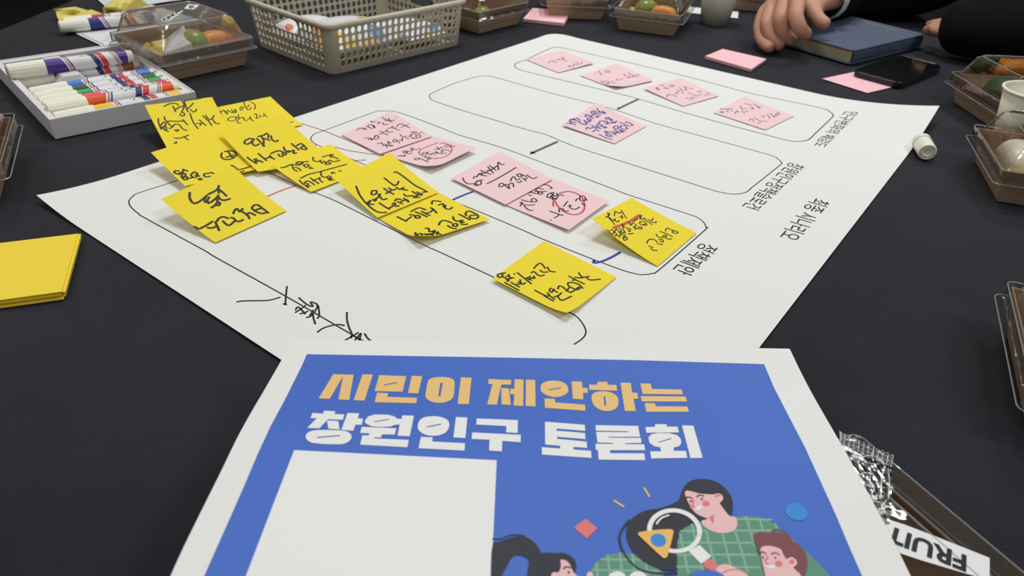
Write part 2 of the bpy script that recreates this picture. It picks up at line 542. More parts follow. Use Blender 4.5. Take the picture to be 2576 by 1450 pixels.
# ------------------------------------------------------------------ sticky notes
myel = mat('yellow_note_paper', (255, 223, 64), rough=.8, spec=.15, noise=.02, nscale=700, translucent=.10)
mpink = mat('pink_note_paper', (246, 212, 214), rough=.8, spec=.15, noise=.02, nscale=700, translucent=.10)
def sticky(px, zs, m, label, group, pw=1.35, curl=None):
    """px: left, far, right, near corner pixels; zs: their heights above the table"""
    Q = [P(a, b, z) for (a, b), z in zip(px, zs)]
    V, Fc = [], []
    n = 14
    zb = min(zs)
    for j in range(n + 1):
        for i in range(n + 1):
            u, w = i / n, j / n
            ws = ((1 - u) * (1 - w), u * (1 - w), u * w, (1 - u) * w)
            p = sum((q * k for q, k in zip(Q, ws)), Vector())
            zl = sum((z - zb) * k for z, k in zip(zs, ws))
            zm = max(zs) - zb
            if zm > 1e-5: zl = zm * (max(0, zl) / zm) ** pw
            z = zb + zl
            if curl:
                cu, cw, ch, cr = curl
                d = math.hypot(u - cu, w - cw)
                if d < cr: z += ch * (1 - d / cr) ** 2
            V.append(Vector((p.x, p.y, T + z)))
    for j in range(n):
        for i in range(n):
            a = j * (n + 1) + i
            Fc.append((a, a + n + 1, a + n + 2, a + 1))
    o = mk('sticky_note', V, Fc, m, smooth=True)
    tag(o, label, 'sticky note', group)
    solid(o, .00012, -1)
    return o, Surf(V, Fc)
GY, GP = 'yellow sticky notes stuck on the worksheet', 'pink sticky notes stuck on the worksheet'
K1, K2, K3, K4, K5, K6, K7, K8 = (360, 230, 5.8), (660, 330, 8.53), (390, 410, 6.906), (840, 370, 5.8), (850, 270, 7.1556), (1130, 375, 6.283), (1470, 480, 6.3056), (1230, 600, 6.906)
K9, K10, K11 = (1310, 110, 7.1556), (1610, 180, 6.44), (1400, 240, 10.304)

n, s = sticky([(545, 270), (680, 242), (762, 314), (595, 352)], (.0155, .0141, .0025, .0025), myel, 'yellow note at the back of the overlapping cluster, joined to a red line', GY)
ink('handwriting', parse('1120,290 1140,325;1130,300 1180,275;1180,275 1200,310 1230,320 1225,290 1195,300 1230,335;1230,270 1290,310 1330,300 1340,265 1330,310 1360,305 1350,265;1290,260 1310,310;1410,250 1440,225 1460,245 1430,275 1410,250;1470,155 1490,220 1525,270;1520,230 1550,200;1520,265 1560,265 1575,235;1560,155 1610,175 1640,220 1620,265;1235,405 1280,375 1340,375 1360,400 1320,430 1250,430 1235,405;1350,375 1400,400 1370,440 1400,465 1425,470;1390,340 1400,380 1440,390 1470,380;1460,380 1480,420 1520,435;1520,410 1570,395 1560,370;1555,390 1610,435;1620,340 1650,330 1660,360 1650,395 1690,385;1700,345 1710,375;1760,320 1775,350 1815,375;1740,365 1775,350', K1), .0012, s, mink, n)
ink('handwriting', parse('2065,440 2100,480 2120,455 2150,470;2110,480 2140,495;2130,455 2190,445', K1), .0012, s, mink, n)
n, s = sticky([(364, 265), (533, 242), (590, 345), (420, 370)], (.0296, .0262, .004, .0075), myel, 'yellow note standing up beside the marker box, at the left of the cluster', GY)
ink('handwriting', parse('310,220 380,185 450,175 500,185 510,205;435,215 455,255 475,300;470,270 530,230 600,215;570,140 600,215 570,290 560,310;595,130 620,200 640,270 655,300;640,260 690,220 730,175;690,265 730,300 765,290 780,260;540,330 560,360 600,350 600,320 565,310;220,395 225,450 245,510 265,555;310,370 325,420 360,440 400,430;250,510 300,450 330,470 320,500 280,540;260,530 330,510 340,560 365,590;290,520 320,575;350,450 400,500 440,510;380,540 410,535 470,480 530,490;420,435 500,440 600,430;580,415 620,460 650,490;540,500 580,550 640,570;460,575 490,560 520,570 490,585;685,320 710,400 750,480 800,545;780,470 850,470 830,500;820,420 860,450 915,500;870,360 960,440 1000,500;910,350 950,400;960,420 1010,390 1035,355;1010,400 1060,470 1115,465;455,680 530,685 600,665 660,640;600,665 630,690 660,710;455,765 475,750;480,735 490,755', K1), .0015, s, mink, n)
n, s = sticky([(551, 331), (712, 291), (842, 403), (648, 427)], (.0245, .0270, .003, .0085), myel, 'yellow note in the middle of the cluster with two bold written lines', GY)
ink('handwriting', parse('1550,690 1490,720 1480,760 1530,770 1590,730 1620,700 1560,690;1590,720 1600,770 1640,795 1690,770;1660,690 1720,750 1770,800;1680,660 1760,640 1800,615 1830,640 1825,680;1720,650 1760,720 1750,800;1770,690 1850,715;1870,650 1880,700 1930,735 1970,715;2240,795 2310,765 2380,830 2370,850 2300,835 2330,800;2165,765 2220,810 2275,855;2050,815 2080,870 2130,870 2110,890;2120,890 2200,860 2190,905 2235,900;1865,910 1930,880 1990,870 2040,885;2070,890 2090,910 2060,930 2030,910 2050,895;1975,920 2000,950 2040,945;1680,910 1740,960 1800,1010;1780,985 1860,955 1845,940;1855,960 1915,990;1520,965 1580,1010 1655,1055;1620,995 1655,990 1640,1030 1700,1010;1690,1010 1745,1035', K1), .0020, s, mink, n)
n, s = sticky([(379, 382), (555, 330), (658, 423), (465, 465)], (.0182, .0205, .0055, .0090), myel, 'yellow note with a circled plus sign, overhanging the worksheet edge', GY)
ink('handwriting', parse('1150,900 1140,950 1180,990 1260,995 1330,960 1360,920 1330,880 1260,870 1190,880;1240,880 1290,950 1320,975;1215,965 1320,930;1290,1080 1340,1110 1400,1145 1575,1095;1410,1185 1470,1165;520,1165 470,1160 455,1185 500,1205 560,1180;580,1140 650,1165;590,1140 575,1200 560,1250;520,1215 600,1200 620,1230 580,1260 600,1290;560,1260 640,1250 640,1290 600,1290;600,1240 660,1270 720,1260;700,1220 740,1180 790,1200 790,1240 740,1260 700,1230;760,1220 820,1240;800,1280 850,1270;820,1295 860,1290;970,1195 900,1205 890,1235 930,1250 980,1240;990,1185 1030,1200', K1), .0019, s, mink, n)
n, s = sticky([(404, 498), (588, 420), (721.6, 530), (542, 610)], (.0196, .0235, .0022, .0024), myel, 'yellow note nearest the left corner of the worksheet, lowest of the cluster', GY)
ink('handwriting', parse('1110,400 1090,450 1040,490 930,545;1090,450 1160,500 1240,575;1100,470 1110,525;605,520 600,600 640,680 690,705 740,690 820,640 900,570;900,570 860,630 870,685;940,600 910,650 930,705;870,680 960,690 1030,640 1090,590;1095,565 1120,620 1180,650 1240,645 1300,625;1090,600 1080,690;1050,720 1100,690 1130,700 1110,740 1050,740 980,780;1680,790 1720,740 1790,735 1850,780 1970,870;1690,800 1740,840 1840,880 1930,870;1720,830 1860,785;1360,880 1390,820 1430,800 1470,850 1520,810;1520,800 1500,840 1600,900 1640,970;1590,910 1640,870 1740,910;1320,955 1360,960 1410,1010 1460,1020 1530,990;1180,1015 1280,1090 1380,1015;1070,1020 1120,960 1190,940 1270,965;915,1125 980,1135 1070,1105;1050,1035 1090,1120 1115,1175;665,1165 760,1150 880,1095 1000,1020', K3), .0021, s, mink, n)
n, s = sticky([(678, 412), (831, 361), (925, 428), (783, 483)], (.0125, .010, .003, .003), myel, 'yellow note with a long ruled line between two rows of writing', GY)
ink('handwriting', parse('1290,555 1400,525 1520,500;1440,520 1480,570;1480,520 1540,560 1620,600;1410,650 1450,625 1500,655 1570,655 1660,630;1090,565 1085,610 1120,650 1200,655 1270,630;1230,640 1280,690 1330,650 1370,680 1350,710 1420,715 1470,690 1400,670;720,690 790,660 870,685 800,710 730,700;740,670 990,655;400,790 500,770 600,725 640,720 760,735 870,700;640,740 670,820 750,865;700,780 770,800 830,850;880,740 960,715 1000,745 950,780 890,745;1010,805 1040,775;1050,805 1095,800;825,1015 1000,930 1250,870 1500,800 1810,715;1255,880 1260,940 1310,990 1390,985 1430,960;1390,990 1440,1050 1500,1010;1450,1060 1540,1050;1470,975 1430,1050;1490,920 1500,885 1560,905;1640,860 1690,855;1030,1010 1110,1060 1210,1130;1080,1070 1230,1010;1230,1000 1240,1060 1300,1105;790,1055 850,1120 920,1170 985,1215;900,1110 960,1075 1020,1090 1120,1155;910,1120 990,1140 950,1170;960,1190 1030,1180', K2), .0016, s, mink, n)
n, s = sticky([(950, 548), (1104, 484), (1232, 551), (1059, 608)], (.002, .003, .0045, .006), myel, 'yellow note with a curled lower corner, stuck below the bracketed yellow note', GY, curl=(0, 1, .006, .35))
ink('handwriting', parse('1430,835 1440,790 1500,790 1560,800;1530,850 1590,830 1600,870;1600,870 1640,905 1690,910 1725,885;1630,850 1620,880;1125,945 1240,890 1340,920;1190,950 1280,985 1360,1020;1280,940 1340,975 1400,1000;1410,890 1450,910 1500,965;1340,970 1420,945 1440,910;925,1020 1000,1060 1060,1085;1045,1080 1090,1050 1130,1020;1105,990 1170,1000 1200,1040 1260,1030 1220,1000 1180,1020;1940,1000 1920,990 1940,945 2000,945 2100,1000 2090,1040 2030,1050 1980,1030 2000,1000 2060,1000;1825,985 1900,1020 1985,1065;1740,1020 1750,1060 1800,1085 1850,1075;1830,1090 1880,1070 1850,1110 1900,1100;1860,1130 1920,1135 1945,1125;1530,1140 1560,1090 1620,1075 1720,1110;1735,1130 1790,1120 1800,1155 1750,1160 1735,1135;1660,1150 1720,1185 1785,1195;1335,1190 1380,1190 1400,1240 1470,1220;1430,1240 1520,1260 1560,1280;1480,1230 1450,1265;1520,1240 1500,1280;1190,1250 1195,1290 1240,1300 1290,1290;1270,1300 1310,1340 1350,1355;1320,1320 1380,1275 1430,1290 1440,1320 1390,1340 1340,1330;1350,1320 1430,1300', K4), .0019, s, mink, n)
n, s = sticky([(845, 449), (981, 384), (1104, 484), (950, 548)], (.0141, .0186, .004, .004), myel, 'yellow note with a large pair of brackets around its writing', GY)
ink('handwriting', parse('880,370 930,375 1050,460 1180,560 1280,610 1360,655;735,455 810,515 880,565;880,560 920,550 945,505;910,590 960,620 1020,590 1000,620 1070,630;730,605 790,650 870,690;760,680 820,650 840,620;800,600 850,630 900,620;560,640 620,640 620,680 570,700 545,680 560,640;590,770 640,740 680,690;620,760 600,790 570,770;650,690 690,750 720,770 770,755;325,575 370,690 440,790 520,870 600,930 680,960 765,955;480,820 540,780 510,830 580,840;665,820 740,870 810,910;800,900 850,870 900,840 880,820 850,840;900,870 950,860;890,790 920,760 980,770;930,800 1000,830;980,800 1060,770 1090,800;1020,750 1090,805;1020,690 1060,720 1120,715;1145,650 1210,690 1280,705;1160,740 1250,735;1130,710 1200,720 1230,690;1300,660 1360,655;1210,660 1290,690', K4), .0019, s, mink, n)
n, s = sticky([(1489, 551), (1589, 494), (1753, 585.5), (1654, 669.5)], (.0186, .0121, .002, .002), myel, 'yellow note with a red underline, lifting at its left corner', GY)
ink('red_underline', parse('465,590 600,540 740,480 840,410 890,390', K7), .0030, s, mat('red_marker', (205, 92, 70)), n, lift=.0002)
ink('handwriting', parse('585,310 620,370 665,440;560,350 610,350;560,420 610,420;590,390 600,445;475,400 490,330 540,360 560,350;340,425 380,400 370,355 400,370 380,420 430,480 480,540;400,430 460,480 490,450;470,450 510,495 550,480;875,400 890,450 970,440;880,455 910,395;950,460 1020,500 1070,540;1010,460 1060,480 1090,440;1060,500 1130,510 1135,490;780,490 830,455 850,440;900,490 870,520 930,545 990,545 960,500 920,490;930,550 960,530;770,580 810,570 800,610 860,600 900,610 910,580 860,580;790,520 830,560;690,510 720,510 730,550 770,510;590,545 620,545 610,600 650,670;600,560 690,600 740,610;545,600 590,630 560,665 650,660;690,620 730,640 700,650;700,690 770,680;360,620 440,700 530,780;410,630 420,625;440,620 500,680 560,740;480,720 520,700;560,720 600,690 650,700;610,740 640,720 680,760 640,790 615,760 650,740;1285,640 1310,595 1370,620 1440,640 1485,660 1450,680 1390,660 1420,640;1200,650 1290,680 1395,730;1140,690 1160,730 1220,745 1270,735;1240,720 1300,710 1290,750 1340,770 1380,765;990,840 1010,790 1060,770 1110,780 1150,810;1180,780 1240,780 1245,815 1200,810;1150,830 1190,850 1240,855;1020,880 1090,905;1055,920 1090,945 1150,950', K7), .0011, s, mink, n)
n, s = sticky([(1238.7, 700.6), (1369, 606), (1551, 697), (1425, 795)], (.0046, .0056, .002, .0052), myel, 'yellow note closest to the blue poster, on its own', GY, curl=(0, 1, .003, .3))
ink('handwriting', parse('780,525 840,460 890,435 930,460 980,525;890,555 940,590 1020,585;1015,500 1060,570 1150,585;735,600 780,580 840,630 890,655 960,640;650,690 700,680 720,660;670,700 740,730;690,720 740,690 790,680 780,660;770,700 800,690;495,600 620,700 735,790;490,800 550,790 540,720;500,765 550,770;540,750 580,800 630,775;275,770 400,840 520,905;385,770 460,810 530,850;130,640 180,620 220,610 285,605;150,640 160,670 200,680 240,640 220,620;240,670 300,700 330,750 350,720;300,660 350,660;340,630 370,680 430,690;440,620 445,625;330,700 380,700;1390,660 1520,730 1655,795;1495,680 1600,690 1650,680 1740,665;1560,600 1600,660 1650,680;1700,690 1740,720 1820,725 1930,710;1450,730 1480,730;1630,870 1570,810 1480,775 1390,770 1370,800 1400,840 1480,880 1540,895 1580,870 1560,850 1480,910 1420,940;1200,880 1220,830 1290,850;1290,850 1340,900 1420,945;1350,920 1390,860;1080,870 1055,890 1060,930 1100,935 1120,880 1140,910 1190,940;800,905 900,960 1010,1010;960,1000 1060,1060 1120,1090;1015,950 1080,1020 1140,1060;990,1010 1050,1000;1130,1020 1200,1000 1260,950;1190,1000 1240,1070 1300,1070 1430,1010', K8), .0014, s, mink, n)

n, s = sticky([(1323, 149), (1410.6, 125.4), (1495, 157), (1405, 182.7)], (.0023, .0046, .0042, .002), mpink, 'pink note first in the far row, next to the worksheet corner', GP)
ink('handwriting', parse('500,350 540,315 590,320;580,310 640,345;625,290 690,280;680,280 710,300;720,270 770,245 740,290;760,290 800,280;770,310 840,315;855,410 880,395 890,410 860,415;910,420 960,400;940,370 960,395;970,360 1020,390;1000,330 1060,370 1110,335', K9), .0010, s, mink2, n)
n, s = sticky([(1459, 189.7), (1553, 159), (1644, 201.5), (1550, 223)], (.002, .006, .0037, .003), mpink, 'pink note with a percent figure, second in the far row', GP, curl=(0, 1, .004, .4))
ink('handwriting', parse('1340,535 1360,540;1400,490 1460,570;1495,545 1505,545;1520,500 1560,485 1610,505 1570,520 1520,505;1430,670 1470,690 1500,680;1460,700 1570,720;1510,670 1590,690 1540,735;1580,700 1610,720;1640,680 1670,705 1720,705;1720,630 1740,660 1840,630;1850,545 1880,580 1900,570;1900,605 1980,610;1930,525 2040,590;1960,580 1940,610;2000,600 2050,590;2040,570 2110,600;2080,560 2150,560', K9), .0010, s, mink2, n)
n, s = sticky([(1619, 221), (1712.5, 195.5), (1809.5, 240), (1718.7, 267)], (.004, .0059, .0028, .002), mpink, 'pink note with three written lines, third in the far row', GP)
ink('handwriting', parse('260,270 320,290 300,300 270,285 260,265 300,260;330,210 460,285;380,280 440,275;470,230 530,220 540,245 480,250;430,415 460,370 500,385;520,380 600,410;560,350 600,340 590,370;600,300 640,330;640,260 690,330;670,345 720,350;700,260 750,250 740,300;770,300 700,290;800,270 850,280;750,430 860,460;780,345 900,390;820,430 850,420 900,430;900,400 960,390;930,330 1000,320;960,370 1010,380;1050,380 1080,400;1080,340 1130,380', K10), .0010, s, mink2, n)
n, s = sticky([(1794, 283), (1872, 242), (1998, 291), (1925, 326)], (.002, .0072, .0022, .0023), mpink, 'pink note last in the far row, beside the printed heading', GP)
ink('handwriting', parse('1300,660 1340,650 1350,670 1300,665;1300,600 1430,620;1400,640 1440,660;1420,610 1490,600;1470,630 1500,640;1535,690 1570,640 1600,660;1620,560 1660,620;1650,640 1700,680;1670,600 1720,600;1700,650 1750,640;1780,590 1840,590 1810,620;1690,520 1820,550;1850,530 1940,600;1900,570 1970,575;1770,800 1800,770 1850,810;1850,750 1940,800;1900,840 1960,830;1930,800 2060,810;1960,720 2010,720;2010,730 2000,740;2060,700 2110,770;2100,680 2180,740;2190,700 2250,660;2160,740 2260,690', K10), .0010, s, mink2, n)
n, s = sticky([(1414, 312), (1501, 257.5), (1627, 316.7), (1545.6, 361)], (.0046, .0124, .002, .0021), mpink, 'pink note with blue handwriting in the second printed box', GP)
ink('handwriting', parse('330,650 380,640 430,620;340,640 350,680 370,720;275,725 380,735 490,765;380,690 450,700 500,710;440,600 480,640 600,690;520,590 620,650;430,640 500,620;760,545 750,510 800,500 860,530 880,570;750,550 800,560;870,560 930,520 960,500;900,560 960,600;895,440 940,405 1000,420 980,460 910,465 895,440;950,510 1030,480;1020,480 1150,505;1045,340 1090,400 1150,445;1030,435 1160,450;1180,410 1220,440 1270,450 1230,475 1180,440;1015,550 1050,540 1095,550 1060,570 1020,555;590,705 680,745 770,765;770,760 760,720 830,720;720,660 800,700;790,610 850,600 900,640 850,660 800,620;830,670 880,690;740,690 720,650;1260,600 1310,575 1380,590 1330,620 1260,605;1095,730 1120,680 1240,670;1240,690 1300,680;1390,630 1430,620 1450,650 1390,650;1300,670 1330,720 1250,745;1300,745 1380,730;1410,690 1490,700 1570,670;1410,720 1530,715;905,780 1000,820 1150,870;1040,780 1080,750 1150,760 1180,790 1120,815 1050,800 1040,770;1010,860 1080,840;1180,800 1300,830 1250,850 1220,830;770,880 800,830 860,860 960,830;940,945 1000,905 1030,895 1100,930;1475,830 1510,800 1590,800 1610,830 1560,865 1490,855 1475,830;1635,705 1740,740 1900,805;1790,710 1830,695 1900,720 1980,770 1930,780;1700,780 1660,810 1680,860 1760,880 1830,870 1800,820 1750,780;1440,935 1540,960 1650,985;1500,890 1600,960;1610,880 1790,940;1630,920 1700,960 1720,930 1640,935;1245,940 1290,980 1330,950 1290,940 1250,935;1330,945 1440,980 1540,1030;1480,1000 1550,980;1280,1030 1320,1010 1400,1030 1430,1065 1350,1065 1285,1040;1110,1020 1200,1065 1300,1110 1440,1145', K11), .0017, s, mat('blue_marker_ink', (74, 78, 150)), n)
n, s = sticky([(956, 386), (1087.6, 341.3), (1198, 371), (1087.6, 425)], (.002, .002, .0075, .006), mpink, 'pink note with a word ringed in red, below the four-line pink note', GP, curl=(0, 1, .004, .3))
ink('red_ring', parse('1795,635 1750,660 1600,715 1490,770 1460,820 1490,860 1540,885;1840,655 1900,645 1980,670 2040,720 2050,780 2000,850 1900,900 1790,920', K5), .0015, s, mat('red_pen_ring', (200, 90, 88)), n, lift=.0002)
ink('handwriting', parse('1075,890 1120,870 1160,885;1190,860 1210,885;1140,885 1220,870;1170,800 1210,785 1260,800 1210,830 1175,805;1220,800 1260,840 1340,825;1280,800 1330,790 1340,765;1320,725 1380,765 1480,745;1290,760 1340,765;1725,765 1800,755 1890,715;1775,715 1830,765;1930,680 2060,690;1920,700 1960,720 2050,710 2110,705;1860,800 1900,760 2020,790;1885,835 1955,830;1650,855 1760,810 1780,830 1730,855;1770,800 1840,840 1900,790;1640,800 1590,840 1530,850 1530,820 1590,815 1620,850 1700,850;1380,935 1400,915 1470,925 1440,945 1390,945 1380,930;1470,920 1560,960 1625,990;1560,885 1600,910 1650,890;1590,880 1570,905;1610,960 1650,930 1680,935;1600,930 1690,905;1715,920 1745,928 1785,920', K5), .0011, s, mink, n)
n, s = sticky([(857.7, 338.5), (982.8, 279), (1087.6, 341.3), (956, 386)], (.0025, .0095, .0042, .0045), mpink, 'pink note with several dotted lines of writing, nearest the yellow cluster', GP)
ink('handwriting', parse('1040,180;795,185 880,230 975,270;850,245 920,230;910,200 940,240 1020,235;590,260 650,270;600,250 620,270 680,260;720,270 750,290;760,275 720,300;810,275 830,315 900,305;340,415 390,380 430,390;440,370 520,410;455,395 500,375;530,355 560,320 620,320 670,360 600,380 540,350;620,320 660,375;1280,295;1065,350 1090,310 1140,300 1190,320 1290,370;1140,360 1250,320;910,385 1000,345;970,360 1000,380 1040,370;1040,380 1060,405 1120,410;760,430 830,470 905,500;740,490 830,465;880,400 900,450 990,440;830,440 880,430;475,560 560,550;545,590 580,560 600,590;600,570 650,580;660,520 700,510 740,550 690,575 650,550 690,515;600,560 620,590;1550,480;1310,440 1400,490;1340,460 1390,440 1420,470;1440,480 1520,450;1430,500 1490,510 1480,540 1430,545 1400,520 1430,500;1120,490 1140,520 1200,530 1235,520;1220,550 1280,570;1290,500 1330,490 1310,530 1280,520;1330,560 1420,565;1350,545 1340,565;1165,545 1160,610;1100,600 1160,580;715,660 800,640;790,650 830,690;880,725 860,660;810,690 880,680;900,610 930,690 1000,700;900,620 960,650;890,700 980,685;1000,590 1040,580 1060,610 1010,630 990,600;1060,600 1115,645', K5), .0011, s, mink, n)
n, s = sticky([(1271.7, 515), (1391, 449), (1532.7, 505.5), (1431, 578.7)], (.002, .002, .0045, .0045), mpink, 'pink note with a big red circle, beside the red-underlined yellow note', GP)
ink('red_ring', parse('1740,710 1820,680 1900,675 2000,700 2080,750 2120,810 2140,900 2120,980 2050,1030 1960,1040 1860,1015 1770,960 1700,880 1670,820;1650,905 1640,860 1660,815', K6), .0019, s, mat('red_pen_ring'), n, lift=.0002)
ink('handwriting', parse('1480,560 1560,575 1600,600 1625,620;1600,630 1630,615;1370,620 1490,640;1390,610 1370,650 1420,690;1430,680 1540,670;1350,680 1400,670 1480,700 1430,720 1400,690;1270,695 1300,680 1330,700 1400,710;1255,730 1300,735;1550,740 1570,710 1650,690 1620,740 1560,770 1540,750;1600,700 1680,750;1590,780 1700,800;1630,740 1640,810;1700,700 1720,760 1690,780;1680,740 1760,730 1810,740;1600,760 1690,790;1145,805 1230,830 1300,840;1340,780 1310,790 1300,820 1340,840 1390,820 1350,790;1115,850 1160,850 1120,905;1130,865 1230,890 1350,885;1185,900 1220,940 1270,970 1320,975;1810,910 1870,830;1880,905 1920,890 1910,930 1990,955 2060,920;2000,825 2020,790 2060,790;2060,770 2090,740 2150,770 2140,820 2080,820 2060,780;2100,860 2145,900;2150,780 2180,815;1740,1000 1740,950 1790,945 1830,990 1885,975;1590,985 1690,1020 1800,1055;1665,1090 1720,1060 1730,1035;1605,1125', K6), .0013, s, mink, n)
n, s = sticky([(1134, 447.4), (1256.5, 380.6), (1391, 449), (1271.7, 515)], (.0039, .0085, .0042, .0035), mpink, 'pink note with a slanted ruled line, in the third printed box', GP)
ink('handwriting', parse('870,245 840,250 800,230 780,210 770,240 780,330;640,265 740,340;610,285 700,385;720,290 670,330 600,345;770,260 700,310 620,350;495,340 570,370 660,405;500,410 590,430;520,380 510,415;385,465 400,440 440,440;440,440 480,390 560,385 600,360;470,400 520,420;215,460 230,500 270,540 330,555 400,550;400,560 440,510 480,500 530,490;420,545 440,580 480,570 510,540 480,500 440,520;400,580 450,560;600,550 740,480 900,390 1055,295;885,580 840,545 795,560 785,590 820,600 870,575 910,560;870,565 950,630 940,580;930,570 1000,540 1020,600;970,510 990,460 1030,440 1060,490 1120,470;1070,520 1110,530 1145,505;1070,405 1110,395 1150,430 1100,440 1070,410;1140,400 1220,440;1160,460 1215,505;1190,480 1240,460;1225,410 1280,450 1330,470 1385,450', K6), .0014, s, mink, n)

# ------------------------------------------------------------------ the poster (A4, lying across the fruit box)
PW, PZ = .297, .053
PA, PB = P(734, 855, PZ), P(1986.7, 877, PZ)
pw_ = (PB - PA).normalized(); pd_ = Vector((pw_.y, -pw_.x, 0))
LPROF = [(0, .053), (.0231, .0563), (.0546, .063), (.0795, .0686), (.0988, .072), (.1157, .0735), (.1318, .0756), (.1481, .0776), (.1613, .0793), (.1726, .0797), (.207, .081)]
RPROF = [(0, .053), (.0115, .0518), (.0237, .0512), (.0393, .0509), (.0547, .0514), (.0678, .0518), (.0816, .0523), (.0951, .0525), (.11, .0524), (.1237, .0521), (.1365, .0519), (.1506, .0505), (.210, .048)]
def prof(pr, s):
    for (a, za), (b, zb) in zip(pr, pr[1:]):
        if s <= b:
            t = (s - a) / (b - a); return za + (zb - za) * t
    return pr[-1][1]
def sm(pr, s):
    return sum(prof(pr, max(0, min(.207, s + k * .004))) for k in (-2, -1, 0, 1, 2)) / 5
V, Fc = [], []
nu, nv = 40, 60
for j in range(nv + 1):
    s_ = .207 * j / nv
    for i in range(nu + 1):
        u = i / nu
        p = PA + (PB - PA) * u + pd_ * s_
        t = u * u * (3 - 2 * u) * .5 + u * .5
        V.append(Vector((p.x, p.y, T + sm(LPROF, s_) * (1 - t) + sm(RPROF, s_) * t)))
for j in range(nv):
    for i in range(nu):
        a = j * (nu + 1) + i
        Fc.append((a, a + nu + 1, a + nu + 2, a + 1))
poster_s = Surf(V, Fc)
poster = tag(mk('poster', V, Fc, mat('poster_paper', (229, 229, 225), rough=.6, spec=.3), smooth=True), 'printed poster with blue panel, Korean title and cartoon people, in the foreground', 'poster')
solid(poster, .00015, -1)
mpb = mat('print_blue', (70, 108, 194), rough=.55, spec=.3, noise=.02, nscale=1500)
mpy = mat('print_gold', (230, 192, 124), rough=.55)
mpw = mat('print_white', (232, 232, 229), rough=.55)
decal('blue_panel', [pl('772,892 760,920 718.6,1003 681,1073 648,1144 615,1222 582,1297 545,1379.6 514,1450 480,1530 462,1575 2222,1575 2203,1530 2168.6,1450 2138,1381 2105.5,1303.5 2065,1214 2024,1124.5 1983.5,1047 1947,976 1922,917 1600,907 1300,901 1000,896')], poster_s, mpb, poster, lift=.00012, cell=40)
decal('white_card', [pl('740,1134 1000,1147 1249.5,1159.4 1243,1300 1236,1450 1231,1560 573,1560 619,1450 680,1290')], poster_s, mpw, poster, lift=.00022, cell=40)
T1, T2 = (760, 900, 4.77), (1200, 930, 4.2933)
def polys(spec, crop):
    """'loop|hole ; loop' in crop pixels"""
    out = []
    for grp in spec.split(';'):
        out.append([[(crop[0] + float(a) / crop[2], crop[1] + float(b) / crop[2]) for a, b in (w.split(',') for w in lp.split())] for lp in grp.split('|')])
    return out
def rounded(loop, it=2):
    for _ in range(it):
        o = []
        for a, b in zip(loop, loop[1:] + loop[:1]):
            o += [(a[0] * .75 + b[0] * .25, a[1] * .75 + b[1] * .25), (a[0] * .25 + b[0] * .75, a[1] * .25 + b[1] * .75)]
        loop = o
    return loop
gold = polys('375,205 620,213 565,517 435,508 492,232 330,503 198,497;725,208 850,210 748,523 618,518;925,217 1250,230 1205,417 870,410|985,330 1148,300 1142,312 980,342;1315,226 1442,230 1395,437 1270,433;900,428 1032,433 1022,478 1380,490 1368,555 870,543;1905,243 2033,247 2000,567 1865,562', T1)
gold += polys('125,108 371,120 365,170 265,168 245,240 215,386 110,382 165,165 122,160;260,205 345,212 365,390 265,385;405,112 502,114 498,400 395,395 402,275 358,272 360,213 402,215;527,115 628,120 632,405 525,400;1020,133 1132,137 1138,203 1192,206 1197,260 1145,258 1148,330 1035,322;728,318 840,322 845,362 1165,385 1170,452 733,420;1300,137 1408,140 1410,170 1505,173 1513,235 1213,225 1208,168 1298,170;1548,147 1660,150 1675,255 1730,257 1740,322 1690,322 1715,455 1595,453;1763,155 1875,158 1888,215 2210,222 2222,275 1787,270;1768,293 2253,297 2265,352 1778,350;1810,367 1920,370 1930,403 2270,405 2287,462 1828,463', T2)
for sp, cr in (('1505,290 1540,255 1620,238 1740,240 1815,265 1833,310 1822,470 1780,520 1700,548 1620,552 1530,530 1478,485 1480,450|1660,310 1688,312 1660,472 1633,470', T1),
               ('685,210 690,165 740,135 810,124 890,130 955,155 985,200 988,245 950,280 880,305 800,302 730,275 690,240|772,222 905,198 908,208 772,233', T2),
               ('1235,290 1260,255 1330,240 1400,240 1470,262 1520,300 1530,370 1510,420 1460,450 1390,457 1320,440 1265,400 1240,350|1365,297 1385,299 1395,395 1375,393', T2)):
    g = polys(sp, cr)[0]; gold.append([rounded(g[0], 1), g[1]])
decal('title_line', gold, poster_s, mpy, poster, lift=.0003, cell=40)['label'] = 'gold lettering of the title'
white = polys('262,645 398,652 390,685 508,690 488,755 310,748 290,770 205,857 60,852 175,735 100,735 125,672 250,680;298,762 435,768 450,870 315,860;545,672 685,677 668,735 732,742 715,815 640,812 615,885 470,875;750,770 790,715 870,690 1030,692 1110,715 1140,740 1195,743 1200,700 1342,705 1290,952 1145,945 1170,810 1110,815 1060,835 950,840 830,830 765,800|865,775 1040,742 1043,752 867,785;715,838 1130,855 1112,932 960,930 945,967 870,965 868,978 1280,995 1262,1083 697,1053 722,940 800,942 805,917 697,912;1845,720 1983,725 1958,972 1815,965;1425,958 1567,965 1560,1015 1955,1035 1947,1123 1397,1095', T1)
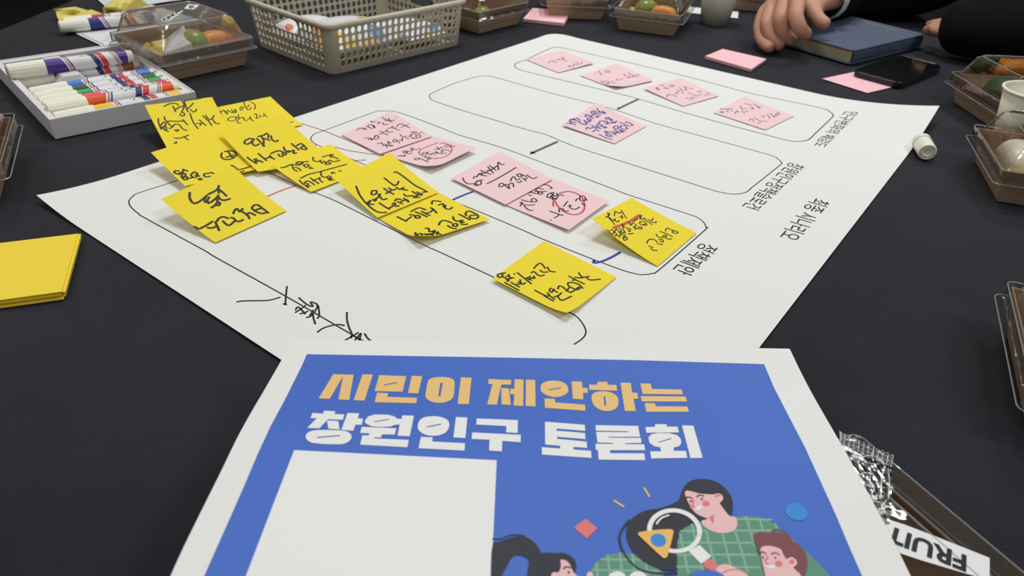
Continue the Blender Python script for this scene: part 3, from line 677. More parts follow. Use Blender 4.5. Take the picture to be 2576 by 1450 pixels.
white += polys('-4,535 441,553 438,692 312,685 318,618 -8,601;-53,686 473,712 470,792 272,778 268,890 130,882 135,765 -59,757;733,570 1163,603 1168,670 860,645 858,667 1165,692 1170,758 862,733 862,755 1183,785 1188,853 1040,843 1040,870 1230,885 1236,962 700,925 700,845 895,860 898,830 735,817;1278,607 1738,615 1760,733 1420,733 1420,742 1768,745 1775,800 1602,802 1602,812 1805,815 1813,878 1433,878 1437,910 1805,912 1815,985 1312,980 1305,880 1282,875 1277,808 1470,810 1470,800 1300,795 1285,680 1625,683 1625,673 1283,668;1920,597 2045,597 2050,623 2165,623 2180,685 1830,690 1818,628 1922,625;1850,740 1880,705 1960,692 2080,695 2160,715 2200,755 2205,800 2180,835 2120,850 2125,885 2255,885 2270,960 1880,967 1868,890 1985,890 1978,848 1910,835 1860,795|1955,790 2095,745 2095,757 1957,798;2212,610 2335,612 2435,960 2305,963', T2)
for sp, cr in (('35,960 60,910 130,880 250,875 480,880 560,900 600,950 580,1000 520,1040 430,1050 150,1040 70,1010|178,960 455,938 457,950 178,973', T1),
               ('1385,830 1400,770 1450,725 1560,708 1660,715 1740,750 1768,790 1760,860 1720,910 1650,940 1560,950 1460,930 1395,880|1495,835 1665,800 1668,812 1495,848', T1)):
    g = polys(sp, cr)[0]; white.append([rounded(g[0], 1), g[1]])
decal('title_line', white, poster_s, mpw, poster, lift=.0003, cell=40)['label'] = 'white lettering of the title'

K13, K14, K15, K16 = (1540, 1190, 5.576), (1860, 1320, 8.587), (1200, 1320, 5.152), (1200, 1150, 2.453)
LAY = [.00030]
def art(name, spec, crop, m, rnd=2):
    LAY[0] += .000035
    pp = polys(spec, crop)
    if rnd: pp = [[rounded(l, rnd) for l in g] for g in pp]
    return decal(name, pp, poster_s, m, poster, lift=LAY[0], cell=60)
def artell(name, crop, cx, cy, rx, ry, m, rot=0):
    LAY[0] += .00002
    k = crop[2]
    return decal(name, [[ell(crop[0] + cx / k, crop[1] + cy / k, rx / k, ry / k, rot)]], poster_s, m, poster, lift=LAY[0], cell=60)
def artline(name, spec, crop, w, m):
    LAY[0] += .00002
    return ink(name, parse(spec, crop), w, poster_s, m, poster, lift=LAY[0])
mhair = mat('print_black_hair', (52, 53, 61)); mskin = mat('print_skin', (232, 188, 188)); mgreen = mat('print_green', (98, 144, 122)); mlg = mat('print_light_green', (130, 178, 150))
msal = mat('print_salmon', (222, 122, 118)); mdot = mat('print_sky_blue', (60, 138, 208)); mbr = mat('print_brown', (126, 76, 82)); mor = mat('print_orange', (232, 186, 100)); mdk = mat('print_dark', (50, 40, 48))
art('diamond', '660,391 668,385 676,391 736,438 742,445 736,451 682,501 675,507 668,501 603,446 597,440 603,434', K16, msal, 1)
art('spark', '430,220 458,212 535,340 512,352;10,405 30,388 175,478 155,497', K13, mor, 0)
artell('dot', K16, 1970, 342, 72, 52, mdot, .35)
art('child_hair', '190,235 260,238 330,215 420,180 520,162 600,160 690,200 760,260 810,330 825,385 900,370 1020,385 1100,372 1190,400 1260,460 1290,540 1280,600 1260,640 1260,800 650,800 650,600 680,485 640,440 560,405 490,405 440,440 400,520 315,670 280,800 170,800', K15, mhair, 1)
artline('hair_strand', '200,193 300,195 420,150 520,143 620,160', K15, .0005, mhair)
art('child_face', '1072,462 1140,472 1190,510 1225,580 1250,640 1310,690 1310,820 960,820 948,680 985,622 1045,640 1075,600 1088,540', K15, mskin, 1)
artline('child_eyebrow', '1120,585 1150,560 1215,575', K15, .0007, mdk)
artell('child_eye', K15, 1185, 632, 14, 20, mdk)
art('green_sleeve', '1440,640 1520,530 1600,450 1720,395 1860,378 2000,385 2150,450 2300,560 2420,640 2420,820 1420,820', K15, mgreen, 1)
for q in ('1545,515 1560,760;1690,415 1720,700;1850,385 1880,700;2010,400 2050,700;2180,480 2210,720', '1610,465 2150,470;1500,605 2350,615'):
    artline('check_line', q, K15, .0009, mlg)
art('fingers', '1410,820 1412,660 1450,622 1500,640 1518,820', K15, mskin, 1)
artell('button', K15, 1812, 700, 112, 78, mpw); artell('button', K15, 2080, 700, 112, 78, mpw)
art('woman_hair', '240,690 330,610 460,540 600,525 700,500 800,470 900,420 950,370 975,260 1030,170 1120,115 1240,97 1380,110 1500,160 1600,250 1670,350 1690,450 1680,560 1665,635 1400,655 1240,690 1110,740 1000,790 950,860 915,960 905,1080 905,1250 905,1385 760,1385 600,1350 420,1260 300,1140 220,1000 190,880 200,780', K13, mhair, 1)
artline('hair_strand', '240,680 160,770 105,880 100,960 140,1100 240,1250 380,1370 560,1415 760,1428 905,1410', K13, .0009, mhair)
sw = [(1540 + a / 5.576, 1190 + b / 5.576) for a, b in pl('1215,690 1270,760 1340,810 1430,850 1530,865 1620,860 1700,830 1745,780 1750,700 1735,632 1850,622 2000,630 2150,665 2250,715 2342,790')] + pl('1975,1345 1995,1362 2031.6,1394.6 2064,1427 2084.6,1450 2120,1500 2125,1540 1700,1540') + [(1540 + a / 5.576, 1190 + b / 5.576) for a, b in pl('905,1900 908,1450 905,1250 905,1080 915,960 950,860 1000,790 1110,740')]
LAY[0] += .00003
decal('green_jumper', [[sw]], poster_s, mgreen, poster, lift=LAY[0], cell=60)
artline('check_line', '1760,665 2230,675;955,835 1290,830;1700,830 2330,825;925,995 1980,1000;908,1165 2010,1165;908,1335 2050,1340;1110,745 1170,1000 1260,1380;945,870 1000,1130 1060,1420;1310,830 1370,1060 1440,1320;1540,880 1610,1140 1680,1420;1720,850 1800,1090 1890,1400;1870,630 1930,830 1990,1050;2060,660 2110,830 2120,850;2280,740 2310,810', K13, .0010, mlg)
art('woman_face', '1010,300 1030,265 1100,275 1200,305 1300,318 1430,322 1450,308 1510,308 1550,350 1545,400 1510,430 1500,445 1560,530 1640,630 1730,632 1750,700 1745,780 1700,830 1620,860 1530,865 1430,850 1340,810 1270,760 1225,690 1350,665 1290,645 1200,610 1130,550 1080,470 1030,370', K13, mskin, 1)
art('neck_shadow', '1350,640 1420,605 1420,725 1395,725', K13, msal, 0)
artell('cheek', K13, 1310, 450, 52, 40, msal, .2); artell('cheek', K13, 1103, 500, 18, 36, msal, -.5)
art('smile', '1155,525 1200,490 1245,468 1252,510 1220,545 1180,548', K13, mpw, 1)
artell('eye', K13, 1097, 417, 13, 18, mdk); artell('eye', K13, 1250, 387, 13, 18, mdk)
artline('eyebrow', '1030,370 1060,360 1110,372;1180,355 1220,332 1275,345', K13, .0006, mdk)
artline('nose', '1115,375 1135,410 1125,440 1130,480 1145,500', K13, .0006, msal); artline('ear_line', '1440,355 1460,335 1505,335', K13, .0006, msal)
ring = [(1540 + x / 5.576, 1190 + y / 5.576) for x, y in ell(866, 836, 352, 284, .15, 40)]
LAY[0] += .00003
ink('magnifier_ring', [ring + [ring[0]]], .0016, poster_s, mpw, poster, lift=LAY[0])
decal('magnifier_ring', [[ell(1540 + 866 / 5.576, 1190 + 836 / 5.576, 386 / 5.576, 313 / 5.576, .15, 48), ell(1540 + 866 / 5.576, 1190 + 836 / 5.576, 318 / 5.576, 255 / 5.576, .15, 48)]], poster_s, mpw, poster, lift=LAY[0])
art('magnifier_handle', '1060,1120 1215,1035 1380,1195 1235,1300', K13, mpw, 0)
art('magnifier_grip', '1240,1295 1370,1210 1500,1350 1480,1420 1330,1380', K13, msal, 1)
artline('glint', '615,740 650,690 700,650 785,620', K13, .0008, mpw)
art('triangle_gem', '350,885 370,850 800,808 850,835 850,870 770,1195 735,1225 700,1222 370,910', K13, mor, 1)
artell('gem_dot', K13, 637, 972, 112, 92, mdot, .3)
art('hand', '1440,1380 1480,1330 1540,1305 1620,1310 1700,1350 1800,1400 1900,1450 1900,1640 1450,1640', K13, mskin, 1)
artline('wrist_line', '1540,1430 1620,1395 1740,1380 1820,1410 1880,1450', K13, .0006, msal)
art('blue_sleeve', '1060,1450 1160,1405 1300,1388 1440,1400 1580,1470 1580,1650 1060,1650', K13, mpb, 1)
art('boy_hair', '285,290 320,235 390,205 480,197 580,212 660,240 720,215 820,205 930,230 1020,300 1090,380 1200,430 1310,520 1400,640 1440,760 1445,870 1430,980 1380,1150 1290,1150 1200,1040 1000,900 440,690 380,620 360,560 370,520 310,430', K14, mbr, 1)
artline('hair_strand', '672,240 690,190 750,150 830,145 920,170 1000,230 1090,350', K14, .0006, mbr)
art('boy_face', '430,600 440,545 500,510 600,500 740,520 890,580 910,660 960,750 1000,795 1060,750 1120,745 1200,800 1225,860 1210,920 1130,960 1180,1020 1300,1116 1350,1290 560,1290 520,1060 490,950 460,800', K14, mskin, 1)
artell('cheek', K14, 825, 890, 85, 66, msal, .3); artell('ear_inner', K14, 1108, 847, 60, 50, msal)
art('smile', '535,928 640,925 755,930 730,980 690,1003 640,1000 580,975', K14, mpw, 1)
artell('eye', K14, 490, 757, 18, 28, mdk); artell('eye', K14, 752, 765, 18, 28, mdk)
artline('eyebrow', '440,650 490,640 545,680;665,685 740,655 835,695', K14, .0006, mbr)
artline('nose', '570,720 590,770 525,820 545,860 595,905', K14, .0006, msal)

# ------------------------------------------------------------------ markers
def marker_mat(name, rgb):
    if name in MATS: return MATS[name]
    m = bpy.data.materials.new(name); MATS[name] = m
    m.use_nodes = True
    nt = m.node_tree; bs = nt.nodes['Principled BSDF']
    bs.inputs['Roughness'].default_value = .35; bs.inputs['Specular IOR Level'].default_value = .4
    uvn = nt.nodes.new('ShaderNodeUVMap'); uvn.uv_map = 'uv'
    sep = nt.nodes.new('ShaderNodeSeparateXYZ')
    # slant: position along the barrel shifted by the turn angle, so rings and bars run as chevrons
    a = nt.nodes.new('ShaderNodeMath'); a.operation = 'PINGPONG'; a.inputs[1].default_value = .5
    b = nt.nodes.new('ShaderNodeMath'); b.operation = 'MULTIPLY_ADD'; b.inputs[1].default_value = .20
    cr = nt.nodes.new('ShaderNodeValToRGB'); cr.color_ramp.interpolation = 'CONSTANT'
    L = nt.links.new
    L(uvn.outputs[0], sep.inputs[0]); L(sep.outputs['Y'], a.inputs[0]); L(a.outputs[0], b.inputs[0]); L(sep.outputs['X'], b.inputs[2])
    L(b.outputs[0], cr.inputs[0]); L(cr.outputs[0], bs.inputs['Base Color'])
    c = (*lin(rgb), 1); w = (*lin((226, 226, 226)), 1); rd = (*lin((200, 60, 52)), 1); bl = (*lin((46, 46, 112)), 1)
    stops = [(0, c), (.26, w), (.285, rd), (.30, w), (.315, bl), (.335, w), (.60, bl), (.675, w), (.685, rd), (.76, w), (.86, bl), (.875, w), (.885, rd), (.90, w), (.915, c)]
    el = cr.color_ramp.elements
    el[0].position = 0; el[0].color = c; el[1].position = .26; el[1].color = w
    for p_, q in stops[2:]:
        e = el.new(p_); e.color = q
    return m
mcap = mat('ivory_cap', (232, 230, 212), rough=.4, spec=.4)
mprint = mat('marker_print', (40, 40, 44), rough=.5)
def marker(tip, d, zc, rgb, cname, label, group, scale=1.0, turn=0.0, logo=True, tilt=0.0):
    """tip: xy of the cap end, d: direction from cap end to tail, zc: axis height"""
    d = Vector((d[0], d[1], math.tan(tilt) * math.hypot(d[0], d[1]))).normalized()
    s = d.cross(Vector((0, 0, 1))).normalized(); w = s.cross(d)
    o = Vector((tip[0], tip[1], T + zc))
    root = thing('marker_pen', (o.x + d.x * .07, o.y + d.y * .07, T + zc - .009), label, 'marker', group)
    def FF(r, ang, x): return o + d * x * scale + (s * math.cos(ang) + w * math.sin(ang)) * r * scale
    n = 32
    # ribbed cap
    V, Fc = [], []
    prof_ = [(0, .0005), (.0072, .0005), (.0086, .0015), (.0090, .004), (.0094, .030), (.0096, .036), (.0094, .041), (.0082, .0412)]
    for (r, x) in prof_:
        for k in range(n):
            rr = r - (.00035 if (k % 2 and .003 < x < .032) else 0)
            V.append(FF(rr, 2 * math.pi * k / n, x))
    for i in range(len(prof_) - 1):
        for k in range(n):
            Fc.append((i * n + k, (i + 1) * n + k, (i + 1) * n + (k + 1) % n, i * n + (k + 1) % n))
    mk('cap', V, Fc, mcap, root)
    V, Fc, UV = [], [], []
    xs = [.041, .05, .06, .08, .10, .12, .136]
    for x in xs:
        for k in range(n + 1):
            V.append(FF(.0086, 2 * math.pi * k / n, x)); UV.append(((x - .041) / .095, k / n + turn))
    for i in range(len(xs) - 1):
        for k in range(n):
            a = i * (n + 1) + k
            Fc.append((a, a + n + 1, a + n + 2, a + 1))
    mk('barrel', V, Fc, marker_mat('barrel_' + cname, rgb), root, smooth=True, uv=UV)
    V, Fc = [], []
    pr = [(.0087, .1355), (.0082, .1375), (.0074, .1385), (.0070, .143), (.0060, .144), (0, .144)]
    for (r, x) in pr:
        for k in range(16): V.append(FF(r, 2 * math.pi * k / 16, x))
    for i in range(len(pr) - 1):
        for k in range(16):
            Fc.append((i * 16 + k, (i + 1) * 16 + k, (i + 1) * 16 + (k + 1) % 16, i * 16 + (k + 1) % 16))
    mk('end_plug', V, Fc, mcap, root, smooth=True)
    if logo:
        def strip(pts, wd):
            V, Fc = [], []
            for i, (x, a) in enumerate(pts):
                x2, a2 = pts[min(i + 1, len(pts) - 1)]; x1, a1 = pts[max(0, i - 1)]
                tx, ta = x2 - x1, (a2 - a1) * .0086
                l = math.hypot(tx, ta) or 1
                nx_, na = -ta / l * wd / 2, tx / l * wd / 2
                V += [FF(.00868, a + na / .0086, x + nx_), FF(.00868, a - na / .0086, x - nx_)]
            for i in range(len(pts) - 1): Fc.append((2 * i, 2 * i + 1, 2 * i + 3, 2 * i + 2))
            return V, Fc
        c0 = math.pi * .5 + turn * 0
        rg = [(.093 + .0042 * math.cos(t), c0 + .5 * math.sin(t)) for t in (2 * math.pi * k / 16 for k in range(17))]
        parts = [strip(rg, .0006), strip([(.090, c0 - .2), (.093, c0 + .1), (.097, c0 - .1)], .0006)]
        for (x, a0, a1) in ((.081, -.5, .45), (.084, -.5, -.1), (.0865, -.45, .4)):
            parts.append(strip([(x, c0 + a0), (x, c0 + (a0 + a1) / 2), (x, c0 + a1)], .0013))
        parts.append(strip([(.0775, c0 - .4), (.0775, c0 + .4)], .0005))
        V, Fc = merge(*parts)
        mk('printed_mark', V, Fc, mprint, root)
    return root

# white marker box
BZ = .0225
bN, bR, bF = P(123, 301, BZ), P(491, 230, BZ), P(299, 108, BZ)
bu = (bR - bN); bw_ = bu.length; bu.normalize()
bF_ = frame(bN, bu)
bd = .254
ctr = bF_(bw_ / 2, bd / 2)
mbox = mat('white_card', (226, 224, 222), rough=.6); mins = mat('white_insert', (222, 222, 222), rough=.35, spec=.5)
bx = thing('marker_box', ctr, 'white cardboard tray of coloured markers near the left edge', 'marker box')
th = .0016
v, f = merge(boxmesh(0, bw_, 0, th, 0, BZ, bF_), boxmesh(0, bw_, bd - th, bd, 0, BZ, bF_), boxmesh(0, th, th, bd - th, 0, BZ, bF_), boxmesh(bw_ - th, bw_, th, bd - th, 0, BZ, bF_), boxmesh(th, bw_ - th, th, bd - th, 0, .002, bF_))
bevel(mk('tray', v, f, mbox, bx), .0006)
lip = .006
v, f = merge(boxmesh(th, bw_ - th, th, th + lip, BZ - .003, BZ - .0015, bF_), boxmesh(th, bw_ - th, bd - th - lip, bd - th, BZ - .003, BZ - .0015, bF_), boxmesh(th, th + lip, th + lip, bd - th - lip, BZ - .003, BZ - .0015, bF_), boxmesh(bw_ - th - lip, bw_ - th, th + lip, bd - th - lip, BZ - .003, BZ - .0015, bF_))
bevel(mk('insert_lip', v, f, mins, bx), .0008)
def ridge(y0, y1):
    pr = [(.040, .004), (.052, .0205), (.072, .0205), (.084, .004)]
    V = [bF_(x, y, z) for y in (y0, y1) for x, z in pr]
    return V, [(0, 1, 2, 3), (7, 6, 5, 4), (0, 4, 5, 1), (1, 5, 6, 2), (2, 6, 7, 3), (3, 7, 4, 0)]
v, f = ridge(.150, .172); bevel(mk('insert_ridge', v, f, mins, bx), .0015)
v, f = ridge(.222, .244); bevel(mk('insert_ridge', v, f, mins, bx), .0015)
GM = 'markers lying in the white marker box'
for i, (yy, zc, rgb, nm, lab, x0, tn) in enumerate((
        (0.0155, .0120, (240, 196, 40), 'yellow', 'yellow banded marker nearest the front wall of the box', .007, .1),
        (.0365, .0165, (226, 84, 34), 'orange', 'orange banded marker between the yellow and the pink one', .006, .62),
        (.0570, .0130, (222, 78, 118), 'pink', 'pink banded marker between the orange and the green one', .007, .05),
        (.0768, .0122, (58, 158, 84), 'green', 'light green banded marker next to the pink one', .007, .3),
        (.0966, .0120, (30, 92, 52), 'dark_green', 'dark green banded marker between light green and blue ones', .007, .3),
        (.1165, .0120, (58, 122, 216), 'blue', 'bright blue banded marker beside the middle ridge of the box', .007, .32),
        (.1800, .0120, (140, 92, 40), 'tan', 'marker lying underneath the purple marker in the box', .006, .4),
        (.2005, .0120, (176, 112, 38), 'ochre', 'ochre banded marker behind the purple marker', .007, .3),
        (.2202, .0120, (112, 66, 34), 'brown', 'brown banded marker nearest the back wall of the box', .007, .35))):
    q = bF_(x0, yy)
    marker((q.x, q.y), bu, zc + .0025, rgb, nm, lab, GM, turn=tn)
q = bF_(-.001, .170)
pm = bF_(1, .170 + .02) - bF_(0, .170)
marker((q.x, q.y), pm, .0300, (76, 50, 138), 'purple', 'purple banded marker lying on top of the other markers', GM, turn=.12, tilt=-.03)

# loose markers at the far left
a, b = P(149, 71, .010), P(335, 51, .010)
dd = (b - a)
GL = 'two loose markers lying on the papers at the far left'
marker((a.x, a.y), dd, .0115, (48, 52, 128), 'navy', 'navy banded loose marker lying in front of the red one', GL, turn=.3)
nrm = Vector((-dd.y, dd.x, 0)).normalized() * .0185
marker((a.x + nrm.x + .008, a.y + nrm.y + .004), dd, .0118, (170, 48, 42), 'red', 'red banded loose marker lying behind the navy one', GL, turn=.1)
# pen ends at the far side and beside the sheet
for px, py, lab in ((1210, 22, 'left one of two ivory-capped markers pointing at the camera at the far side'), (1243, 20, 'right one of two ivory-capped markers pointing at the camera at the far side')):
    q = P(px, py, .0095)
    marker((q.x, q.y), (-.03, 1), .0095, (60, 60, 70), 'grey', lab, 'ivory-capped markers at the far side', logo=False)
def loose_cap(a, b, z, label, r=.0095, L=.045, green=False):
    d = (b - a); d.z = 0; d.normalize(); s = Vector((-d.y, d.x, 0)); up = Vector((0, 0, 1))
    o = Vector((a.x, a.y, T + z))
    V, Fc = [], []
    pr = [(0, .002), (.45, .002), (.48, .0005), (.62, .0005), (.66, .0025), (.78, .0025), (.82, 0), (.92, .0005), (1, .002), (1, .03), (1.05, L - .008), (1.05, L), (.9, L), (.88, .02), (0, .02)]
    n = 24
    for rr, x in pr:
        for k in range(n):
            an = 2 * math.pi * k / n
            V.append(o + d * x + (s * math.cos(an) + up * math.sin(an)) * rr * r)
    for i in range(len(pr) - 1):
        for k in range(n): Fc.append((i * n + k, (i + 1) * n + k, (i + 1) * n + (k + 1) % n, i * n + (k + 1) % n))
    o_ = mk('ivory_pen_top', V, Fc, mcap, smooth=False)
    return tag(o_, label, 'pen top')
loose_cap(P(2333, 385, .0095), P(2310, 345, .0095), .0101, 'ivory marker cap lying beside the right corner of the worksheet', r=.0098, L=.034)
loose_cap(P(1411, 10, .008), P(1409, -30, .008), .0082, 'small ivory marker cap at the far edge near the pink note pad', r=.0075, L=.04)

# ------------------------------------------------------------------ pads, papers
def pad(corners, z, m, label, group=None, n=5, jitter=.0006, name='sticky_pad'):
    Q = [P(a, b, z) for a, b in corners]
    rnd = random.Random(len(label))
    root = thing(name, sum(Q, Vector()) / 4 - Vector((0, 0, z)), label, 'note pad', group)
    for k in range(n):
        z0, z1 = z * k / n, z * (k + 1) / n
        jx, jy = (rnd.uniform(-jitter, jitter), rnd.uniform(-jitter, jitter)) if k < n - 1 else (0, 0)
        V = [Vector((q.x + jx, q.y + jy, T + h)) for h in (z0, z1) for q in Q]
        mk('note_sheets', V, [(3, 2, 1, 0), (4, 5, 6, 7), (0, 1, 5, 4), (1, 2, 6, 5), (2, 3, 7, 6), (3, 0, 4, 7)], m, root)
    return root
mpad = mat('pink_pad', (240, 192, 196), rough=.8, spec=.15); mypad = mat('yellow_pad', (240, 212, 70), rough=.8, spec=.15)
pad([(1316, 47), (1418, 58), (1437, 27), (1340, 20)], .0055, mpad, 'pink sticky note pad lying at the far side past the worksheet')
pad([(1774, 141), (1890, 174), (1928, 148), (1818, 123)], .0045, mpad, 'pink sticky note pad below the resting hand')
tp = [(-128, 627), (-165, 778), (155, 734), (196, 588)]
pad(tp, .0065, mypad, 'thick yellow sticky note pad at the left edge of the table', n=6, jitter=.0018)
Q = [P(2068, 198, .0006), P(2182, 234, .0006), None, P(2153, 180, .0006)]
Q[2] = Q[1] + Q[3] - Q[0]
tag(mk('sticky_note', Q, [(0, 1, 2, 3)], mpad), 'blank pink note half covered by the black phone', 'sticky note')

def paper(corners, zs, label, m, n=10, name='document'):
    V, Fc = [], []
    Q = [P(a, b, z) for (a, b), z in zip(corners, zs)]
    for j in range(n + 1):
        for i in range(n + 1):
            u, w = i / n, j / n
            V.append(Q[0] * (1 - u) * (1 - w) + Q[1] * u * (1 - w) + Q[2] * u * w + Q[3] * (1 - u) * w)
    for j in range(n):
        for i in range(n):
            a = j * (n + 1) + i; Fc.append((a, a + 1, a + n + 2, a + n + 1))
    o = tag(mk(name, V, Fc, m, smooth=True), label, 'paper')
    solid(o, .00015, -1)
    return o, Surf(V, Fc)
mdoc = mat('document_paper', (214, 216, 218), rough=.7)
mtxt = mat('faint_print', (150, 154, 160), rough=.7)
o1, s1 = paper([(190, 84), (330, 150), (520, 55), (360, 5)], (.0012, .0012, .0012, .0012), 'white printed document lying under the loose markers', mdoc)
ink('printed_rule', [pl('205,86 262,113')], .0012, s1, mprint, o1, straight=True)
for k in range(5):
    ink('printed_text_line', [[(255 + k * 7, 104 - k * 6.5), (330 + k * 4, 93 - k * 7)]], .0012, s1, mtxt, o1, straight=True)
o2, s2 = paper([(238, -8), (275, 25), (640, -25), (560, -70)], (.0022, .0022, .0022, .0022), 'pale printed document at the far left behind the crumpled notes', mat('document_pale', (205, 209, 214)))
for k in range(4):
    ink('printed_text_line', [[(378 + k * 22, 14 - k * 6), (448 + k * 28, 4 - k * 6)]], .0015, s2, mat('faint_blue_print', (150, 178, 200)), o2, straight=True)
mcr = mat('pale_yellow_note', (228, 214, 118), rough=.8, spec=.15, translucent=.15)
def crumple(name, pts, faces, label):
    V = [P(a, b, z) for a, b, z in pts]
    o = mk(name, V, faces, mcr)
    sd = o.modifiers.new('soft', 'SUBSURF'); sd.subdivision_type = 'SIMPLE'; sd.levels = 1; sd.render_levels = 1
    solid(o, .00015, 0)
    return tag(o, label, 'sticky note', 'crumpled pale yellow notes')
crumple('crumpled_note', [(133, 23, .016), (189, 17, .016), (222, 26, .012), (230, 24, .012), (262, 36, .009), (255, 44, .006), (205, 50, .005), (150, 56, .003), (143, 40, .008), (187, 36, .007), (192, 24, .016), (140, 28, .012)],
        [(0, 1, 10, 11), (11, 10, 9, 8), (8, 9, 6, 7), (1, 2, 9, 10), (2, 3, 5, 9), (3, 4, 5), (9, 5, 6)], 'crumpled pale yellow note left of the other one, behind the markers')
crumple('crumpled_note', [(258, 20, .014), (300, -12, .03), (345, -8, .03), (378, 14, .012), (330, 24, .008), (262, 37, .006), (265, 18, .020), (290, 18, .022), (312, 26, .012), (275, 27, .008)],
        [(0, 6, 9, 5), (6, 7, 8, 9), (9, 8, 4, 5), (6, 1, 7), (0, 1, 6), (1, 2, 8, 7), (2, 3, 4, 8)], 'crumpled pale yellow note with faint writing, beside the wrapped fruit box')
paper([(1733, 17), (1733, 32), (1856, 46), (1858, 29)], (.001,) * 4, 'narrow white paper slip lying behind the paper cup', mat('slip_paper', (222, 224, 222)), n=3, name='paper_slip')

# ------------------------------------------------------------------ fruit boxes
mkraft = mat('kraft_card', (172, 146, 120), rough=.85, spec=.15, noise=.12, nscale=220)
mkraft2 = mat('kraft_inside', (170, 138, 106), rough=.85, spec=.15, noise=.12, nscale=220)
def milky(name, white, rough=.15, tint=(.95, .96, .95)):
    m = clear_plastic(name, tint=tint, rough=rough, gloss=1.6, bump=.6, bscale=45)
    nt = m.node_tree; out = [n for n in nt.nodes if n.type == 'OUTPUT_MATERIAL'][0]
    src = out.inputs[0].links[0].from_socket
    df = nt.nodes.new('ShaderNodeBsdfDiffuse'); df.inputs[0].default_value = (.85, .85, .83, 1)
    mx = nt.nodes.new('ShaderNodeMixShader'); mx.inputs[0].default_value = white
    nt.links.new(src, mx.inputs[1]); nt.links.new(df.outputs[0], mx.inputs[2]); nt.links.new(mx.outputs[0], out.inputs[0])
    return m
mlid = clear_plastic('clear_lid', tint=(.975, .98, .975), gloss=1.3)
medge = milky('painted_edge_highlight', .20, rough=.12)  # white mixed in to paint bright highlights along lid edges
mwrap = milky('wrinkled_film_lid', .09, rough=.10)
mlabel = mat('label_white', (226, 227, 226), rough=.45)
mtext = mat('label_black', (28, 28, 32), rough=.45)
class Box: pass
def fruit_box(corner, ux, w, d, label, rim=.037, lid=.060, taper=.010, fl=.0035, lidm=None, group='kraft fruit boxes with clear lids', lift=0.0):
    """corner: rim corner (xy); ux: direction of the side w, the box lies to the left of it"""
    F = frame(corner, ux, lift)
    B = Box(); B.F = F; B.w = w; B.d = d; B.rim = rim; B.lid = lid
    root = thing('fruit_box', F(w / 2, d / 2), label, 'fruit box', group)
    B.root = root
    def ringv(i, z): return [F(i, i, z), F(w - i, i, z), F(w - i, d - i, z), F(i, d - i, z)]
    t = .0014
    V = ringv(taper, 0) + ringv(0, rim) + ringv(t, rim) + ringv(taper + t, .0016)
    Fc = [(3, 2, 1, 0)]
    for lv in range(3):
        for k in range(4):
            Fc.append((lv * 4 + k, lv * 4 + (k + 1) % 4, lv * 4 + 4 + (k + 1) % 4, lv * 4 + 4 + k))
    Fc.append((12, 13, 14, 15))
    bevel(mk('tray', V, Fc, mkraft, root), .0008)
    e = fl
    def rr(i, z, r=.006, n=4):
        out = []
        for cx, cy, a0 in ((w - i - r, i + r, -90), (w - i - r, d - i - r, 0), (i + r, d - i - r, 90), (i + r, i + r, 180)):
            for k in range(n + 1):
                a = R(a0 + 90 * k / n); out.append(F(cx + r * math.cos(a), cy + r * math.sin(a), z))
        return out
    lv = [rr(-e - .003, rim - .012), rr(-e, rim - .009), rr(-e, rim + .002), rr(.004, rim + .003, .005), rr(.012, lid - .004, .008), rr(.016, lid, .010)]
    V = [p for l in lv for p in l]; nn = len(lv[0]); Fc = []
    for i in range(len(lv) - 1):
        for k in range(nn): Fc.append((i * nn + k, i * nn + (k + 1) % nn, (i + 1) * nn + (k + 1) % nn, (i + 1) * nn + k))
    Fc.append(tuple((len(lv) - 1) * nn + k for k in range(nn)))
    ld = mk('clear_lid', V, Fc, lidm or mlid, root)
    parts = [tube(lv[0], .0005, 5, closed=True), tube(lv[2], .0005, 5, closed=True), tube(lv[5], .0006, 5, closed=True)]
    for k in range(0, nn, 5):
        parts.append(tube([lv[3][k + 2], lv[4][k + 2], lv[5][k + 2]], .0005, 5))
    v_, f_ = merge(*parts)
    le = mk('lid_edge_highlight', v_, f_, medge, ld)  # whitish tubes added to imitate highlights on the clear plastic's edges
    B.lidobj = ld
    return B
ORG_BY = {}
